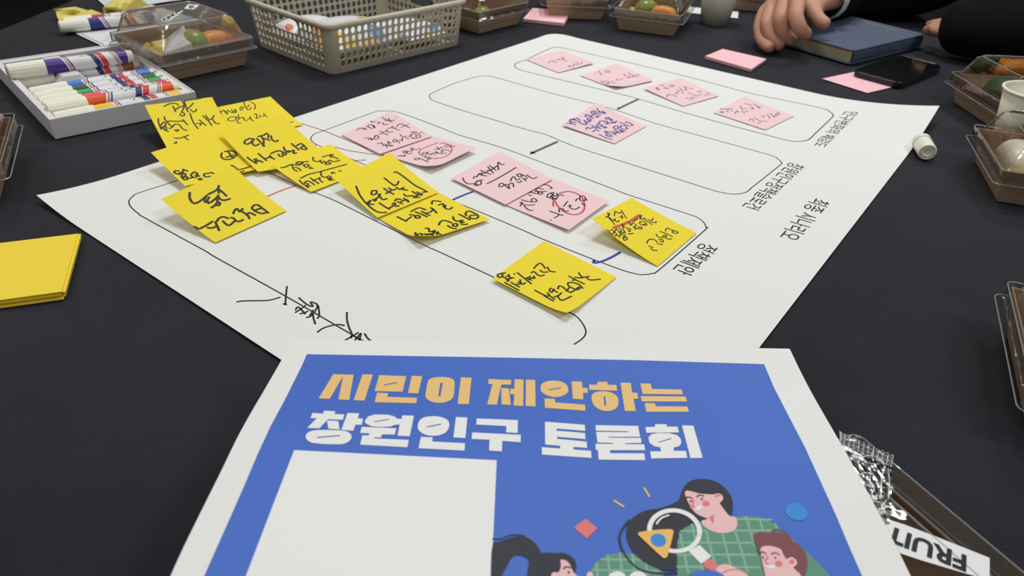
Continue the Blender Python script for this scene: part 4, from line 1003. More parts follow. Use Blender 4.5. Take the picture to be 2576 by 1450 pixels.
def fruit(B, kind, x, y, label, size=1.0, rz=0.0, z=None):
    F = B.F; base = .003 if z is None else z
    cen = F(x, y, 0)
    if kind == 'orange':
        v_, f_ = blob(F(x, y, base + .016 * size), (.030 * size, .014 * size, .015 * size), rz, .2, .035, 3, -.010 * size)
        o = mk('orange_segment', v_, f_, mat('orange_flesh', (232, 142, 44), rough=.35, spec=.5, noise=.25, nscale=160, bump=.5, bscale=260), smooth=True); c = 'orange'
    elif kind == 'grape':
        v_, f_ = blob(F(x, y, base + .014 * size), (.016 * size, .014 * size, .014 * size), rz, 0, .01, 5)
        o = mk('green_grape', v_, f_, mat('grape_skin', (142, 152, 64), rough=.3, spec=.5, noise=.15, nscale=90), smooth=True); c = 'grape'
    elif kind == 'dark':
        v_, f_ = blob(F(x, y, base + .017 * size), (.026 * size, .022 * size, .017 * size), rz, 0, .09, 8, 0, 4)
        o = mk('kiwi_half', v_, f_, mat('kiwi_skin', (58, 76, 44), rough=.5, spec=.4, noise=.35, nscale=60, bump=.5, bscale=200), smooth=True); c = 'kiwi'
    elif kind == 'kiwi':
        v_, f_ = lathe([(0, .0), (.019 * size, 0), (.021 * size, .004), (.019 * size, .010), (0, .010)], lambda a, b, h: F(x + a, y + b * .9, base + .012 + h + b * .25), 20)
        o = mk('kiwi_slice', v_, f_, mat('kiwi_flesh', (136, 160, 60), rough=.35, spec=.5, noise=.3, nscale=120), smooth=False); c = 'kiwi'
    elif kind == 'dragon':
        q = [(-.018, -.010), (.016, -.012), (.020, .008), (-.002, .013)]
        hs = [.016, .020, .036, .024]
        V = [F(x + a * size, y + b * size, base) for a, b in q] + [F(x + a * size * .92, y + b * size * .92, base + h * size) for (a, b), h in zip(q, hs)]
        Fc = [(3, 2, 1, 0), (4, 5, 6, 7), (0, 1, 5, 4), (1, 2, 6, 5), (2, 3, 7, 6), (3, 0, 4, 7)]
        o = mk('dragon_fruit_chunk', V, Fc, mat('dragon_flesh', (214, 206, 204), rough=.4, spec=.5), smooth=False); bevel(o, .002, 2); c = 'dragon fruit'
        rnd = random.Random(4); parts = []
        for k in range(70):
            fc = rnd.choice([(4, 5, 6, 7), (0, 1, 5, 4), (1, 2, 6, 5), (3, 0, 4, 7)]); a_, b_ = rnd.uniform(.08, .92), rnd.uniform(.08, .92)
            p = (V[fc[0]] * (1 - a_) + V[fc[1]] * a_) * (1 - b_) + (V[fc[3]] * (1 - a_) + V[fc[2]] * a_) * b_
            nv_ = (V[fc[1]] - V[fc[0]]).cross(V[fc[3]] - V[fc[0]]).normalized()
            parts.append(blob(p + nv_ * .0002, (.0011, .0008, .0006), rnd.uniform(0, 3), 0, 0, 0, 0, 1))
        v_, f_ = merge(*parts)
        sd = mk('seeds', v_, f_, mat('seed_black', (30, 28, 32), rough=.4), o); sd['kind'] = 'stuff'
    elif kind == 'egg':
        v_, f_ = blob(F(x, y, base + .019 * size), (.030 * size, .021 * size, .019 * size), rz, 0, .02, 2)
        o = mk('peeled_pear_piece', v_, f_, mat('pear_flesh', (224, 218, 198), rough=.35, spec=.5, noise=.06, nscale=60), smooth=True); c = 'pear'
    elif kind in ('pine', 'melon', 'water'):
        a0 = {'pine': (236, 200, 70), 'melon': (206, 206, 130), 'water': (206, 112, 92)}[kind]
        L_, Wd, Ht = .034 * size, .012 * size, .022 * size
        c_, s_ = math.cos(rz), math.sin(rz)
        def G_(a, b, h): return F(x + a * c_ - b * s_, y + a * s_ + b * c_, base + h)
        sec = [(-Wd, 0), (Wd, 0), (Wd * .7, Ht * .7), (0, Ht), (-Wd * .7, Ht * .7)]
        V = [G_(L_ * e_, b, h) for e_ in (-1, -.4, .4, 1) for b, h in sec]
        Fc = [(4, 3, 2, 1, 0), (15, 16, 17, 18, 19)] + [(r_ * 5 + k, r_ * 5 + (k + 1) % 5, r_ * 5 + 5 + (k + 1) % 5, r_ * 5 + 5 + k) for r_ in range(3) for k in range(5)]
        o = mk({'pine': 'pineapple_wedge', 'melon': 'melon_wedge', 'water': 'grapefruit_wedge'}[kind], V, Fc, mat(kind + '_flesh', a0, rough=.4, spec=.5, noise=.2, nscale=120, bump=.3, bscale=200)); bevel(o, .002, 2)
        c = {'pine': 'pineapple', 'melon': 'melon', 'water': 'grapefruit'}[kind]
    return tag(o, label, c)

# far left box, wrapped
q = P(405, 141, .037)
TL = fruit_box((q.x, q.y), (.64, .77), .128, .138, 'kraft fruit box with wrinkled clear lid between the marker box and the basket', lid=.068, lidm=mwrap)
for k_, (x_, y_) in enumerate(((.045, .034), (.083, .034), (.083, .074))):
    fruit(TL, 'melon', x_, y_, ('melon wedge under the dragon fruit beside the basket', 'melon wedge under the orange segment beside the basket', 'melon wedge under the pineapple beside the basket')[k_], .62, 0)
fruit(TL, 'dragon', .036, .036, 'dragon fruit chunk with black seeds in the box beside the basket', 1.25, 0, .0135)
fruit(TL, 'grape', .063, .040, 'green grape between dragon fruit and orange beside the basket', 1.4, 0, .0135)
fruit(TL, 'orange', .094, .042, 'peeled orange segment in the box beside the basket', 1.05, .85, .0135)
fruit(TL, 'pine', .034, .084, 'pale yellow pineapple wedge behind the dragon fruit chunk', 1.0, 1.57)
fruit(TL, 'water', .078, .020, 'pink grapefruit wedge along the front wall of the box beside the basket', .62, 0, .0135)
fruit(TL, 'pine', .074, .100, 'yellow pineapple wedge at the back of the box beside the basket', 1.2, 0)
TLs = Surf([TL.F(-.02, -.02, .0684), TL.F(.15, -.02, .0684), TL.F(.15, .16, .0684), TL.F(-.02, .16, .0684)], [(0, 1, 2, 3)])
lab = decal('paper_label', [pl('404,51 443,27 462,27 424,54')], TLs, mlabel, TL.root, lift=.0002)
lettering('BONG', ((456, 28), (421, 53), (408, 51), (444, 27)), TLs, mtext, lab, lift=.0006, bold=.02)
lab = decal('paper_label', [pl('463,22 474,10 502,13 487,24')], TLs, mlabel, TL.root, lift=.0002)
lettering('FR', ((488, 20), (474, 23), (474, 14), (487, 12)), TLs, mtext, lab, lift=.0006, bold=.02)

q = P(1545, 22, .036); q2 = P(1711, 42, .036)
TC = fruit_box((q.x, q.y), (q2.x - q.x, q2.y - q.y), .116, .14, 'kraft fruit box at the far side beside the white paper cup', lid=.062)
fruit(TC, 'melon', .034, .034, 'melon wedge under the grape beside the paper cup', .6, 0)
fruit(TC, 'melon', .080, .036, 'melon wedge under the orange beside the paper cup', .6, 0)
fruit(TC, 'orange', .080, .034, 'orange half in the box beside the paper cup', 1.0, -.32, .0135)
fruit(TC, 'grape', .050, .036, 'green grape in the middle of the box beside the paper cup', 1.35, 0, .0135)
fruit(TC, 'dragon', .028, .034, 'grey-white dragon fruit chunk in the box beside the paper cup', .75, 0, .0135)
fruit(TC, 'pine', .050, .075, 'yellow pineapple wedge at the back of the box beside the paper cup', 1.1, 0)
fruit(TC, 'dark', .080, .098, 'dark kiwi half at the back of the box beside the paper cup', .9)

q = P(2510, 255, .037)
R1 = fruit_box((.598, .870), (1, .02), .14, .125, 'kraft fruit box at the right holding dark green fruit, behind the paper cup', lid=.068)
fruit(R1, 'dark', .046, .070, 'dark green kiwi half in the box behind the right paper cup', 1.35, .8)
fruit(R1, 'dark', .088, .055, 'dark green kiwi half nearest the right paper cup', 1.1, .2)
fruit(R1, 'kiwi', .060, .026, 'bright green kiwi slice at the front of the far right box', 1.0)
fruit(R1, 'orange', .100, .095, 'orange segment at the back of the far right box', 1.0)
q, q2 = P(2450, 320, .037), P(2526, 430, .037)
R2 = fruit_box((q2.x, q2.y), (.960, -.28), .14, .126, 'kraft fruit box at the right holding pear, pineapple and kiwi', lid=.066)
fruit(R2, 'egg', .036, .080, 'white peeled pear piece in the right box', 1.05, 1.2)
fruit(R2, 'pine', .050, .036, 'yellow pineapple wedge in the right box', 1.1, .25)
fruit(R2, 'kiwi', .078, .026, 'green kiwi slice next to the pineapple wedge in the right box', 1.0)
fruit(R2, 'dark', .080, .085, 'dark green kiwi half behind the pear piece', 1.0)
q, q2 = P(2544, 717, .037), P(2576, 850, .037)
e = (q2 - q).normalized()
RE = fruit_box((q2.x + e.x * .06, q2.y + e.y * .06), (-e.y, e.x), .125, .13, 'kraft fruit box cut off by the right edge of the picture', lid=.064)
fruit(RE, 'melon', .026, .090, 'pale green melon wedge in the box cut off at the right', 1.0, 1.4)
fruit(RE, 'kiwi', .050, .060, 'green kiwi slice in the box cut off at the right', 1.0)
q, q2 = P(28, 293, .037), P(0, 390, .037)
e = (q - q2).normalized()
LE = fruit_box((q.x - e.x * .125, q.y - e.y * .125), (e.x, e.y), .125, .13, 'kraft fruit box cut off by the left edge of the picture', lid=.068)
fruit(LE, 'melon', .090, .030, 'pale green melon wedge in the box cut off at the left', 1.0, 0)
fruit(LE, 'water', .080, .060, 'pink grapefruit wedge in the box cut off at the left', 1.1, 0)
DT = fruit_box((.035, 1.352), (1, .03), .115, .13, 'kraft fruit box at the far edge left of the orange fruit box', lid=.060)
fruit(DT, 'grape', .05, .04, 'green grape in the far box left of the orange one', 1.2)
HB = fruit_box((.405, 1.492), (1, -.02), .13, .13, 'kraft fruit box at the far edge behind the resting hand', lid=.060)
fruit(HB, 'dark', .05, .04, 'dark kiwi half in the far box behind the resting hand', 1.0)

# near right box under the poster
r1, r2 = P(2240, 1224, .038), P(2425, 1385, .038)
e = (r2 - r1).normalized()
nl = Vector((-e.y, e.x, 0))
if nl.x > 0: nl = -nl
W_ = .135; D_b = .125
q = r1 + e * ((P(2198, 1095, .027) - r1).dot(e) + .014)
cn = q + e * W_ + nl * D_b
BRb = fruit_box((cn.x, cn.y), (-nl.x, -nl.y), D_b, W_, 'kraft fruit box with a FRUIT label, partly under the poster', lid=.0460, lift=.0012, fl=.012)
fruit(BRb, 'melon', .072, .030, 'pale melon wedge below the FRUIT label of the near box', 1.1, 0)
fruit(BRb, 'water', .060, .062, 'pink grapefruit wedge in the near box', 1.0, .6)
LZ = .0460 + .0012
BRs = Surf([P(2000, 900, LZ), P(2700, 900, LZ), P(2700, 1700, LZ), P(2000, 1700, LZ)], [(0, 1, 2, 3)])
K17 = (2000, 1050, 3.625)
lab = decal('paper_label', polys('600,860 780,915 1000,985 1300,1100 1500,1180 1772,1288 1772,1470 1690,1470 1350,1370 1150,1310 940,1240 700,1130 560,1040', K17), BRs, mlabel, BRb.root, lift=.0003)
lettering('FRUIT', tuple((2000 + a / 3.625, 1050 + b / 3.625) for a, b in ((1556, 1422), (800, 1120), (842, 985), (1560, 1268))), BRs, mtext, lab, lift=.0006, bold=.03)

# clear crinkled cutlery packet on that lid
mfilm = clear_plastic('crinkled_film', tint=(.95, .96, .95), rough=.06, gloss=.7, bump=.16, bscale=90)
pk = thing('cutlery_packet', P(2180, 1190, LZ), 'crinkled clear plastic packet with a crimped end, lying beside the poster edge', 'packet')
rnd = random.Random(3)
def packet():
    V, Fc = [], []
    Qp = [(2112, 1086), (2247, 1146), (2238, 1320), (2120, 1330)]
    nx, ny = 22, 36
    for j in range(ny + 1):
        for i in range(nx + 1):
            u, w = i / nx, j / ny
            px = Qp[0][0] * (1 - u) * (1 - w) + Qp[1][0] * u * (1 - w) + Qp[2][0] * u * w + Qp[3][0] * (1 - u) * w
            py = Qp[0][1] * (1 - u) * (1 - w) + Qp[1][1] * u * (1 - w) + Qp[2][1] * u * w + Qp[3][1] * (1 - u) * w
            h = .0005
            if w > .2:
                h += .0012 * math.sin(math.pi * u) * min(1, (w - .2) * 4) + .0006 * abs(math.sin(17 * u + 3 * math.sin(9 * w)))
            else:
                h += .0004 * (i % 2) + .0003 * (j % 2)
            V.append(P(px, py, LZ + h))
    for j in range(ny):
        for i in range(nx):
            a = j * (nx + 1) + i; Fc.append((a, a + 1, a + nx + 2, a + nx + 1))
    return V, Fc, Qp
V, Fc, Qp = packet()
film = mk('film', V, Fc, mfilm, pk)
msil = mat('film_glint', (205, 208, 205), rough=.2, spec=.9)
fs = Surf(V, Fc)
seal = []
for k in range(12):
    t = k / 11
    a = (2114 + 134 * t, 1083 + 60 * t); seal.append([a, (a[0] - 4 - 3 * t, a[1] + 33)])
ink('crimped_seal', seal, .00030, fs, msil, pk, lift=.0002, straight=True)
seal = [[(2113 - k * 1.0, 1089 + k * 5), (2246 - k * 1.0, 1149 + k * 5)] for k in range(6)]
ink('crimped_seal', seal, .00022, fs, msil, pk, lift=.00025, straight=True)
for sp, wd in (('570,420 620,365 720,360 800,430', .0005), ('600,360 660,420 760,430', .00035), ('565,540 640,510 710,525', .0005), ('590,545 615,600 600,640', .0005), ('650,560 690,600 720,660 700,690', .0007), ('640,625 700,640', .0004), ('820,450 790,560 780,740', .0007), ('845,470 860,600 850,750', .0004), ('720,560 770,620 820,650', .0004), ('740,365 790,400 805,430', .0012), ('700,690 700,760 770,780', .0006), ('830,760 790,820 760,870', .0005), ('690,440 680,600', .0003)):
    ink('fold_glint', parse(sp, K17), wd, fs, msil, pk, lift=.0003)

# ------------------------------------------------------------------ perforated basket
mbas = mat('beige_plastic', (178, 170, 150), rough=.45, spec=.4)
Hb = .0675
kN, kR, kL = P(822, 66, Hb), P(1172, 0, Hb), P(592, 0, Hb)
ku = (kR - kN); kw = ku.length; ku.normalize()
kd = .206
KF = frame(kN, ku)
bask = thing('plastic_basket', KF(kw / 2, kd / 2), 'beige perforated plastic basket at the far side of the table', 'basket')
rc, tp_ = .014, .006
def kpt(s_, h):
    """point on the wall loop: s_ runs round the rim rectangle with rounded corners"""
    ins = tp_ * (1 - h / Hb)
    w2, d2 = kw, kd
    segs = [('l', rc, 0, 1, 0, w2 - 2 * rc), ('c', w2 - rc, rc, -90), ('l', w2, rc, 0, 1, d2 - 2 * rc), ('c', w2 - rc, d2 - rc, 0), ('l', w2 - rc, d2, -1, 0, w2 - 2 * rc), ('c', rc, d2 - rc, 90), ('l', 0, d2 - rc, 0, -1, d2 - 2 * rc), ('c', rc, rc, 180)]
    for sg in segs:
        L = sg[5] if sg[0] == 'l' else rc * math.pi / 2
        if s_ <= L + 1e-9:
            if sg[0] == 'l':
                x, y = sg[1] + sg[3] * s_, sg[2] + sg[4] * s_
            else:
                a = R(sg[3]) + s_ / rc
                x, y = sg[1] + rc * math.cos(a), sg[2] + rc * math.sin(a)
            cx, cy = w2 / 2, d2 / 2
            x = cx + (x - cx) * (1 - ins / cx); y = cy + (y - cy) * (1 - ins / cy)
            return KF(x, y, h)
        s_ -= L
    return KF(rc, 0, h)
LL, LS, LC = kw - 2 * rc, kd - 2 * rc, rc * math.pi / 2
def cell(s0, s1, h0, h1, hole, n=3):
    """a panel cell with an elliptical or slot hole"""
    per = []
    for k in range(n): per.append((s0 + (s1 - s0) * k / n, h0))
    for k in range(n): per.append((s1, h0 + (h1 - h0) * k / n))
    for k in range(n): per.append((s1 - (s1 - s0) * k / n, h1))
    for k in range(n): per.append((s0, h1 - (h1 - h0) * k / n))
    cx, cy = (s0 + s1) / 2, (h0 + h1) / 2
    inn = []
    for (a, b) in per:
        th_ = math.atan2((b - cy) / (h1 - h0), (a - cx) / (s1 - s0))
        if hole[2]:
            c_, q_ = math.cos(th_), math.sin(th_)
            k_ = (abs(c_) ** 5 + abs(q_) ** 5) ** (-1 / 5)
            inn.append((cx + hole[0] * c_ * k_, cy + hole[1] * q_ * k_))
        else:
            inn.append((cx + hole[0] * math.cos(th_), cy + hole[1] * math.sin(th_)))
    m = len(per)
    V = [kpt(*p) for p in per] + [kpt(*p) for p in inn]
    return V, [(k, (k + 1) % m, m + (k + 1) % m, m + k) for k in range(m)]
def plain(s0, s1, h0, h1, n=1):
    V = []
    for k in range(n + 1):
        s_ = s0 + (s1 - s0) * k / n
        V += [kpt(s_, h0), kpt(s_, h1)]
    return V, [(2 * k, 2 * k + 2, 2 * k + 3, 2 * k + 1) for k in range(n)]
hb0, hb1 = .007, .0615
def wall(s0, L, cols, slot):
    parts = [plain(s0, s0 + L, 0, hb0, 8), plain(s0, s0 + L, hb1, Hb, 8)]
    rows = 5; ch = (hb1 - hb0) / rows; cw = L / cols
    for j in range(rows):
        for i in range(cols):
            if slot and j >= 3 and slot[0] <= i < slot[1]: continue
            parts.append(cell(s0 + i * cw, s0 + (i + 1) * cw, hb0 + j * ch, hb0 + (j + 1) * ch, (cw * .37, ch * .42, False)))
    if slot:
        a, b = s0 + slot[0] * cw, s0 + slot[1] * cw
        parts.append(cell(a, b, hb0 + 3 * ch, hb1, ((b - a) * .46, ch * .92, True), 8))
    return merge(*parts)
for nm, s0, L, cols, slot in (('front_wall', 0, LL, 21, None), ('right_wall', LL + LC, LS, 16, (5, 11)), ('back_wall', LL + LC + LS + LC, LL, 21, None), ('left_wall', 2 * LL + 2 * LC + LS + LC, LS, 16, (5, 11))):
    v, f = wall(s0, L, cols, slot)
    solid(mk(nm, v, f, mbas, bask), .0018, 0)
per_ = 2 * (LL + LS) + 4 * LC
for s0 in (LL, LL + LC + LS, 2 * LL + LS + 2 * LC, 2 * LL + 2 * LS + 3 * LC):
    v, f = plain(s0, s0 + LC, 0, Hb, 8)
    solid(mk('corner_post', v, f, mbas, bask, smooth=True), .0018, 0)
rim = [kpt(per_ * k / 120, Hb) for k in range(120)]
cen = KF(kw / 2, kd / 2, Hb)
V, Fc = [], []
for p in rim:
    o_ = (p - cen); o_.z = 0; o_.normalize()
    for (a, b) in ((-.001, -.001), (-.001, .0018), (.004, .0022), (.006, .0005), (.006, -.004), (.0045, -.004), (.0040, -.0005)):
        V.append(p + o_ * a + Vector((0, 0, b)))
for i in range(120):
    for k in range(7): Fc.append((i * 7 + k, i * 7 + (k + 1) % 7, ((i + 1) % 120) * 7 + (k + 1) % 7, ((i + 1) % 120) * 7 + k))
mk('rim', V, Fc, mat('beige_rim', (196, 190, 170), rough=.4, spec=.45), bask, smooth=True)
v, f = boxmesh(tp_ + .006, kw - tp_ - .006, tp_ + .006, kd - tp_ - .006, .0006, .0022, KF)
mk('base', v, f, mbas, bask)
# white printed packs in the basket
mp = bpy.data.materials.new('printed_wrap'); mp.use_nodes = True
nt = mp.node_tree; bs = nt.nodes['Principled BSDF']; bs.inputs['Roughness'].default_value = .4
tc = nt.nodes.new('ShaderNodeTexCoord'); vo = nt.nodes.new('ShaderNodeTexVoronoi'); vo.inputs['Scale'].default_value = 42
sp_ = nt.nodes.new('ShaderNodeSeparateColor'); gt = nt.nodes.new('ShaderNodeMath'); gt.operation = 'GREATER_THAN'; gt.inputs[1].default_value = .80
hs = nt.nodes.new('ShaderNodeValToRGB'); hs.color_ramp.interpolation = 'CONSTANT'
for k_, c_ in enumerate(((214, 106, 52), (236, 196, 84), (88, 150, 214), (226, 150, 130))):
    e_ = hs.color_ramp.elements[0] if k_ == 0 else hs.color_ramp.elements.new(k_ * .25)
    e_.color = (*lin(c_), 1)
mx = nt.nodes.new('ShaderNodeMixRGB'); mx.inputs[1].default_value = (*lin((224, 226, 224)), 1)
nt.links.new(tc.outputs['Object'], vo.inputs['Vector']); nt.links.new(vo.outputs['Color'], sp_.inputs[0]); nt.links.new(sp_.outputs[0], gt.inputs[0]); nt.links.new(sp_.outputs[1], hs.inputs[0])
nt.links.new(hs.outputs[0], mx.inputs[2]); nt.links.new(gt.outputs[0], mx.inputs[0]); nt.links.new(mx.outputs[0], bs.inputs['Base Color'])
def pack(x0, x1, y0, y1, z0, z1, label, tilt=0.0):
    V, Fc = [], []
    n, m = 12, 9
    for side in (0, 1):
        for j in range(m + 1):
            for i in range(n + 1):
                u, w = i / n, j / m
                puff = (math.sin(math.pi * u) * math.sin(math.pi * w)) ** .35 if 0 < u < 1 and 0 < w < 1 else 0
                mid = (z0 + z1) / 2 + tilt * (u - .5)
                V.append(KF(x0 + (x1 - x0) * u, y0 + (y1 - y0) * w, mid + (z1 - z0) / 2 * puff * (1 if side else -1) + .0006 * math.sin(9 * u + 5 * w)))
    k0 = (n + 1) * (m + 1)
    for j in range(m):
        for i in range(n):
            a = j * (n + 1) + i
            Fc.append((a + n + 1, a + n + 2, a + 1, a)); Fc.append((k0 + a, k0 + a + 1, k0 + a + n + 2, k0 + a + n + 1))
    o = mk('snack_pack', V, Fc, mp, smooth=True)
    return tag(o, label, 'pack')
pack(.014, .150, .014, .125, .0035, .052, 'white printed snack pack in the near corner of the basket')
pack(.155, .235, .016, .110, .0035, .034, 'flat white printed snack pack in the right part of the basket')
pack(.020, .120, .130, .190, .0035, .040, 'white printed snack pack in the back corner of the basket')
# dark kraft box peeping out behind the basket
BB = fruit_box((-.075, 1.215), (.64, .77), .12, .115, 'kraft fruit box peeping out behind the right end of the basket', lid=.055)
fruit(BB, 'grape', .05, .04, 'green grape in the box behind the basket', 1.1)

# ------------------------------------------------------------------ cups
mcup = mat('paper_cup', (222, 217, 198), rough=.6, spec=.25)
def cup(c, label, h=.082, r0=.0255, r1=.0365):
    F = frame(c, (1, 0))
    root = thing('paper_cup', F(0, 0), label, 'paper cup', 'ivory paper cups')
    v_, f_ = lathe([(0, .003), (r0 - .001, .003), (r0 - .001, 0), (r0, 0), (r0 + (r1 - r0) * .5, h * .5), (r1, h - .002), (r1 - .0006, h - .002), (r0 + (r1 - r0) * .5 - .0006, h * .5), (r0 - .0008, .004), (0, .004)], F, 40)
    mk('cup_body', v_, f_, mcup, root, smooth=True)
    v_, f_ = tube([F((r1 + .0006) * math.cos(t), (r1 + .0006) * math.sin(t), h - .001) for t in (2 * math.pi * k / 40 for k in range(40))], .0016, 8, closed=True)
    mk('rolled_rim', v_, f_, mat('cup_rim', (236, 233, 218), rough=.45), root, smooth=True)
    return root, F
q = P(1800, 62)
c1, cF = cup((q.x, q.y + .012), 'ivory paper cup with a small red logo at the far side')
cs = Surf(*lathe([(.0256, 0), (.0311, .041), (.0366, .082)], cF, 48))
lg = decal('red_logo', [pl('1811,12 1841,14 1838,28 1811,25')], cs, mat('logo_red', (196, 92, 84)), c1, lift=.0004)
ink('logo_lettering', [pl('1815,15 1815,23'), pl('1815,15 1819,18'), pl('1822,16 1822,24'), pl('1827,16 1827,24'), pl('1827,20 1831,20'), pl('1834,17 1834,25')], .0008, cs, mat('logo_pale', (226, 190, 178)), lg, lift=.0008, straight=True)
cup((.595, .818), 'ivory paper cup standing between the two right-hand fruit boxes', h=.072)

# ------------------------------------------------------------------ phone and notebook
mph = mat('black_glass', linear=(.006, .006, .007), rough=.12, spec=.5)
mpe = mat('black_case', linear=(.010, .010, .010), rough=.35, spec=.5)
pN, pL = P(2262, 226), P(2152, 196)
pu = (pL - pN); pl_w = .074; pu.normalize()
PF = frame(pN, (-pu.x, -pu.y))
def slab(F, x0, x1, y0, y1, z0, z1, r, n=6):
    V, Fc = [], []
    loops = []
    for (ins, z) in ((.001, z0), (0, z0 + .001), (0, z1 - .001), (.001, z1)):
        lp = []
        for cx, cy, a0 in ((x1 - r, y0 + r, -90), (x1 - r, y1 - r, 0), (x0 + r, y1 - r, 90), (x0 + r, y0 + r, 180)):
            for k in range(n + 1):
                a = R(a0 + 90 * k / n); lp.append(F(cx + (r - ins) * math.cos(a), cy + (r - ins) * math.sin(a), z))
        loops.append(lp)
    m = len(loops[0])
    V = [p for l in loops for p in l]
    for i in range(3):
        for k in range(m): Fc.append((i * m + k, i * m + (k + 1) % m, (i + 1) * m + (k + 1) % m, (i + 1) * m + k))
    Fc.append(tuple(reversed(range(m)))); Fc.append(tuple(3 * m + k for k in range(m)))
    return V, Fc
ph = thing('phone', PF(-.037, .075), 'black phone lying face up beside the notebook', 'phone')
v, f = slab(PF, -.074, 0, 0, .150, .0007, .0095, .011); mk('case', v, f, mpe, ph)
v, f = slab(PF, -.0725, -.0015, .0015, .1485, .0093, .0100, .010); mk('screen', v, f, mph, ph)

nN, nR, nL = P(2138, 166), P(2352, 112), P(2000, 118)
nu_ = (nR - nN).normalized()
NF = frame(nN, nu_)
NW, ND, NH = .215, .150, .024
nb = thing('notebook', NF(NW / 2, ND / 2), 'blue-grey hardcover notebook held under the hand', 'notebook')
mcov = mat('blue_grey_cover', (78, 88, 108), rough=.55, spec=.35, noise=.08, nscale=500)
v, f = slab(NF, 0, NW, 0, ND, NH - .003, NH, .010); bevel(mk('front_cover', v, f, mcov, nb), .0008)
v, f = slab(NF, 0, NW, 0, ND, .0008, .0038, .010); mk('back_cover', v, f, mcov, nb)
V, Fc = [], []
for i in range(9):
    a = R(90 + 180 * i / 8)
    for x in (.004, NW - .004): V.append(NF(x, .004 - .004 * math.sin(R(180 * i / 8)), NH / 2 + (NH / 2 - .0015) * math.cos(R(180 * i / 8))))
for i in range(8): Fc.append((2 * i, 2 * i + 1, 2 * i + 3, 2 * i + 2))
solid(mk('spine', V, Fc, mcov, nb, smooth=True), .0012, 0)
v, f = boxmesh(.003, NW - .003, .005, ND - .004, .0039, NH - .0031, NF)
mk('page_block', v, f, mat('page_edges', (188, 178, 150), rough=.8, noise=.25, nscale=900), nb)
v, f = boxmesh(NW - .03, NW - .022, .04, .11, NH - .0002, NH + .0002, NF)
mk('cover_print', v, f, mat('gold_foil', (120, 118, 96), rough=.4), nb)

# ------------------------------------------------------------------ the person at the right
mskn = mat('skin', (186, 138, 112), rough=.55, spec=.35, noise=.08, nscale=90, bump=.15, bscale=300)
mjack = mat('black_jacket', linear=(.006, .006, .006), rough=.9, spec=.15, noise=.4, nscale=120, bump=.5, bscale=700)
mcuff = mat('white_cuff', (216, 214, 210), rough=.8)
mhairp = mat('black_hair', linear=(.008, .007, .006), rough=.6)
def skin_obj(name, joints, edges, m, parent, root_i=0, sub=2, origin=None):
    V = [Vector(j[0]) for j in joints]
    origin = ORG[parent] if parent is not None else Vector(origin)
    me = bpy.data.meshes.new(name); me.from_pydata([v - origin for v in V], edges, [])
    o = bpy.data.objects.new(name, me); COL.objects.link(o)
    o.modifiers.new('skin', 'SKIN')
    if not me.skin_vertices:
        with bpy.context.temp_override(object=o, active_object=o):
            bpy.ops.mesh.customdata_skin_add()
    for i, j in enumerate(joints):
        r = j[1]
        me.skin_vertices[0].data[i].radius = r if isinstance(r, tuple) else (r, r)
        me.skin_vertices[0].data[i].use_root = (i == root_i)
    sd = o.modifiers.new('smooth', 'SUBSURF'); sd.levels = sub; sd.render_levels = sub
    me.materials.append(m)
    if parent is not None:
        o.parent = parent; o.location = (0, 0, 0)
    else: o.location = origin
    ORG[o] = origin
    for md in o.modifiers:
        if md.type == 'SKIN': md.use_smooth_shade = True
    return o
TB = Vector((1.02, 1.42, 0))            # where the person sits
def W3(x, y, z): return Vector((x, y, z))
# joints of the body: torso, head, legs, both arms and hands in one graph
J, Ed = [], []
def add(p, r, prev=None):
    J.append((Vector(p), r)); i = len(J) - 1
    if prev is not None: Ed.append((prev, i))
    return i
pel = add(W3(1.27, 1.40, .50), (.12, .10))
sp1 = add(W3(1.17, 1.40, .68), (.11, .09), pel)
chest = add(W3(1.03, 1.40, .90), (.11, .08), sp1)
neck0 = add(W3(.955, 1.40, 1.05), .048, chest)
neck1 = add(W3(.925, 1.39, 1.09), .050, neck0)
hd1 = add(W3(.872, 1.385, 1.155), (.070, .074), neck1)
hd2 = add(W3(.868, 1.385, 1.25), (.080, .085), hd1)
for sgn in (-1, 1):
    hp = add(W3(1.22, 1.40 + sgn * .10, .50), .085, pel)
    kn = add(W3(.955, 1.40 + sgn * .13, .52), .06, hp)
    an = add(W3(.985, 1.40 + sgn * .14, .09), .042, kn)
    add(W3(.915, 1.40 + sgn * .15, .04), .034, an)
# far arm: shoulder, elbow, wrist, palm and fingers gripping the notebook corner
sh = add(W3(.985, 1.57, 1.00), .050, chest)
M1 = W3(.600, 1.452, T + .056); E1 = W3(.785, 1.510, T + .072)
elb = add(E1, .046, sh)
mid1 = add(M1, .036, elb)
wr = P(2075, 0, .070); DS = (M1 - wr).normalized(); wr_i = add(wr, (.026, .020), mid1)
pm1 = P(2042, -2, .072); pm_i = add(pm1, (.030, .018), wr_i)
pm2 = P(1992, -6, .068); pm2_i = add(pm2, (.034, .017), pm_i)
def finger(pts, r0, r1, base):
    prev = base
    for k, (a, b, z) in enumerate(pts):
        prev = add(P(a, b, z), r0 + (r1 - r0) * k / (len(pts) - 1), prev)
finger([(2008, 8, .076), (2000, 40, .066), (2012, 72, .050), (2032, 92, .036)], .0135, .0108, pm2_i)
finger([(1974, 6, .068), (1962, 45, .056), (1972, 84, .034), (1998, 108, .020)], .0138, .0110, pm2_i)
finger([(1944, 12, .058), (1928, 56, .044), (1940, 96, .024), (1972, 122, .012)], .0135, .0108, pm2_i)
finger([(1922, 28, .046), (1910, 70, .030), (1916, 104, .016), (1942, 126, .0105)], .0122, .0100, pm2_i)
finger([(2046, 34, .058), (2062, 56, .050), (2088, 67, .046)], .0140, .0112, pm_i)
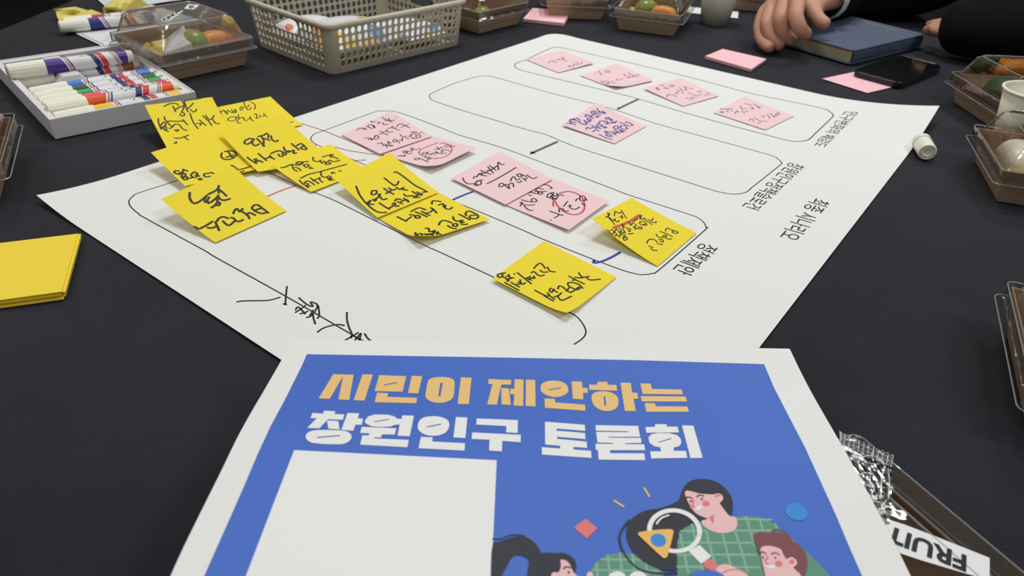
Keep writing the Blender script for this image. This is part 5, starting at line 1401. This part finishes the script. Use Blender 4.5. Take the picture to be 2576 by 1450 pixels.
# near arm: forearm along the table, hand behind the notebook corner
sh2 = add(W3(.985, 1.23, 1.00), .050, chest)
elb2 = add(W3(.90, 1.16, T + .065), .048, sh2)
wr2 = add(P(2420, 74, .045), (.026, .020), elb2)
pl2 = add(P(2365, 72, .040), (.032, .016), wr2)
finger([(2345, 74, .038), (2334, 76, .034), (2328, 84, .030)], .011, .009, pl2)
finger([(2352, 64, .038), (2340, 64, .034), (2334, 70, .030)], .011, .009, pl2)
person = skin_obj('person', J, Ed, mskn, None, 0, 2, origin=(1.0, 1.40, 0))
tag(person, 'person in a black jacket resting a hand beside the notebook', 'person')
# clothing over it
J2, E2 = J, Ed
J, Ed = [], []
p0 = add(W3(1.27, 1.40, .50), (.175, .145)); p1 = add(W3(1.17, 1.40, .68), (.165, .135), p0); p2 = add(W3(1.03, 1.40, .90), (.20, .16), p1); p3 = add(W3(.962, 1.40, 1.03), (.105, .10), p2)
s1_ = add(W3(.985, 1.57, 1.00), .098, p2); e1_ = add(E1, .080, s1_); m1_ = add(M1, .060, e1_); add(wr + DS * .036, (.044, .040), m1_)
s2_ = add(W3(.985, 1.23, 1.00), .098, p2); e2_ = add(W3(.90, 1.16, T + .066), .066, s2_); add(P(2354, 66, .048), (.047, .042), e2_)
skin_obj('jacket', J, Ed, mjack, person)
J, Ed = [], []
p0 = add(W3(1.27, 1.40, .48), (.16, .13))
for sgn in (-1, 1):
    hp = add(W3(1.22, 1.40 + sgn * .10, .50), .10, p0); kn = add(W3(.955, 1.40 + sgn * .13, .52), .075, hp); add(W3(.985, 1.40 + sgn * .14, .10), .058, kn)
skin_obj('trousers', J, Ed, mjack, person)
a, b = wr + DS * .032, wr + DS * .004
v, f = tube([a, (a + b) / 2, b], [.036, .034, .031], 16, cap=False)
mk('shirt_cuff', v, f, mcuff, person, smooth=True)
v, f = blob((.900, 1.387, 1.262), (.088, .094, .075), 0, 0, .03, 1)
mk('hair', v, f, mhairp, person, smooth=True)
HC = Vector((.866, 1.385, 1.195))          # head centre, the face looks down towards the notebook
fd = Vector((-.86, -.12, -.45)).normalized(); fs_ = Vector((-.14, .99, 0)).normalized(); fu = fs_.cross(fd)
if fu.z < 0: fu = -fu
def face(a, b, c): return HC + fs_ * a + fu * b + fd * c
v, f = blob(face(0, -.012, .082), (.014, .011, .020), 0, 0, 0, 1, 0, 2); mk('nose', v, f, mskn, person, smooth=True)
for sg in (-1, 1):
    v, f = blob(face(sg * .031, .012, .070), (.010, .013, .007), 0, 0, 0, 1, 0, 2); mk('eye', v, f, mat('eye_dark', (34, 28, 26), rough=.2), person, smooth=True)
    v, f = blob(face(sg * .031, .028, .073), (.008, .017, .004), 0, 0, 0, 1, 0, 2); mk('eyebrow', v, f, mhairp, person, smooth=True)
    v, f = blob(face(sg * .078, 0, 0), (.014, .010, .026), 0, 0, 0, 1, 0, 2); mk('ear', v, f, mskn, person, smooth=True)
v, f = blob(face(0, -.046, .066), (.010, .024, .006), 0, 0, 0, 1, 0, 2); mk('mouth', v, f, mat('lips', (168, 100, 90), rough=.5), person, smooth=True)

ch = thing('chair', (1.28, 1.40, 0), 'black chair the person in the jacket sits on', 'chair')
mch = mat('chair_black', linear=(.012, .012, .013), rough=.6)
v, f = boxmesh(1.07, 1.50, 1.18, 1.62, .345, .385); bevel(mk('seat', v, f, mch, ch), .015, 3)
v, f = boxmesh(1.49, 1.53, 1.18, 1.62, .45, .88); bevel(mk('backrest', v, f, mch, ch), .015, 3)
for x in (1.10, 1.47):
    for y in (1.21, 1.59):
        v, f = tube([(x, y, 0), (x, y, .345)], .012, 10); mk('leg', v, f, mat('leg_steel'), ch)
for y in (1.21, 1.59):
    v, f = tube([(1.51, y, .36), (1.51, y, .47)], .011, 10); mk('backrest_post', v, f, mat('leg_steel'), ch)
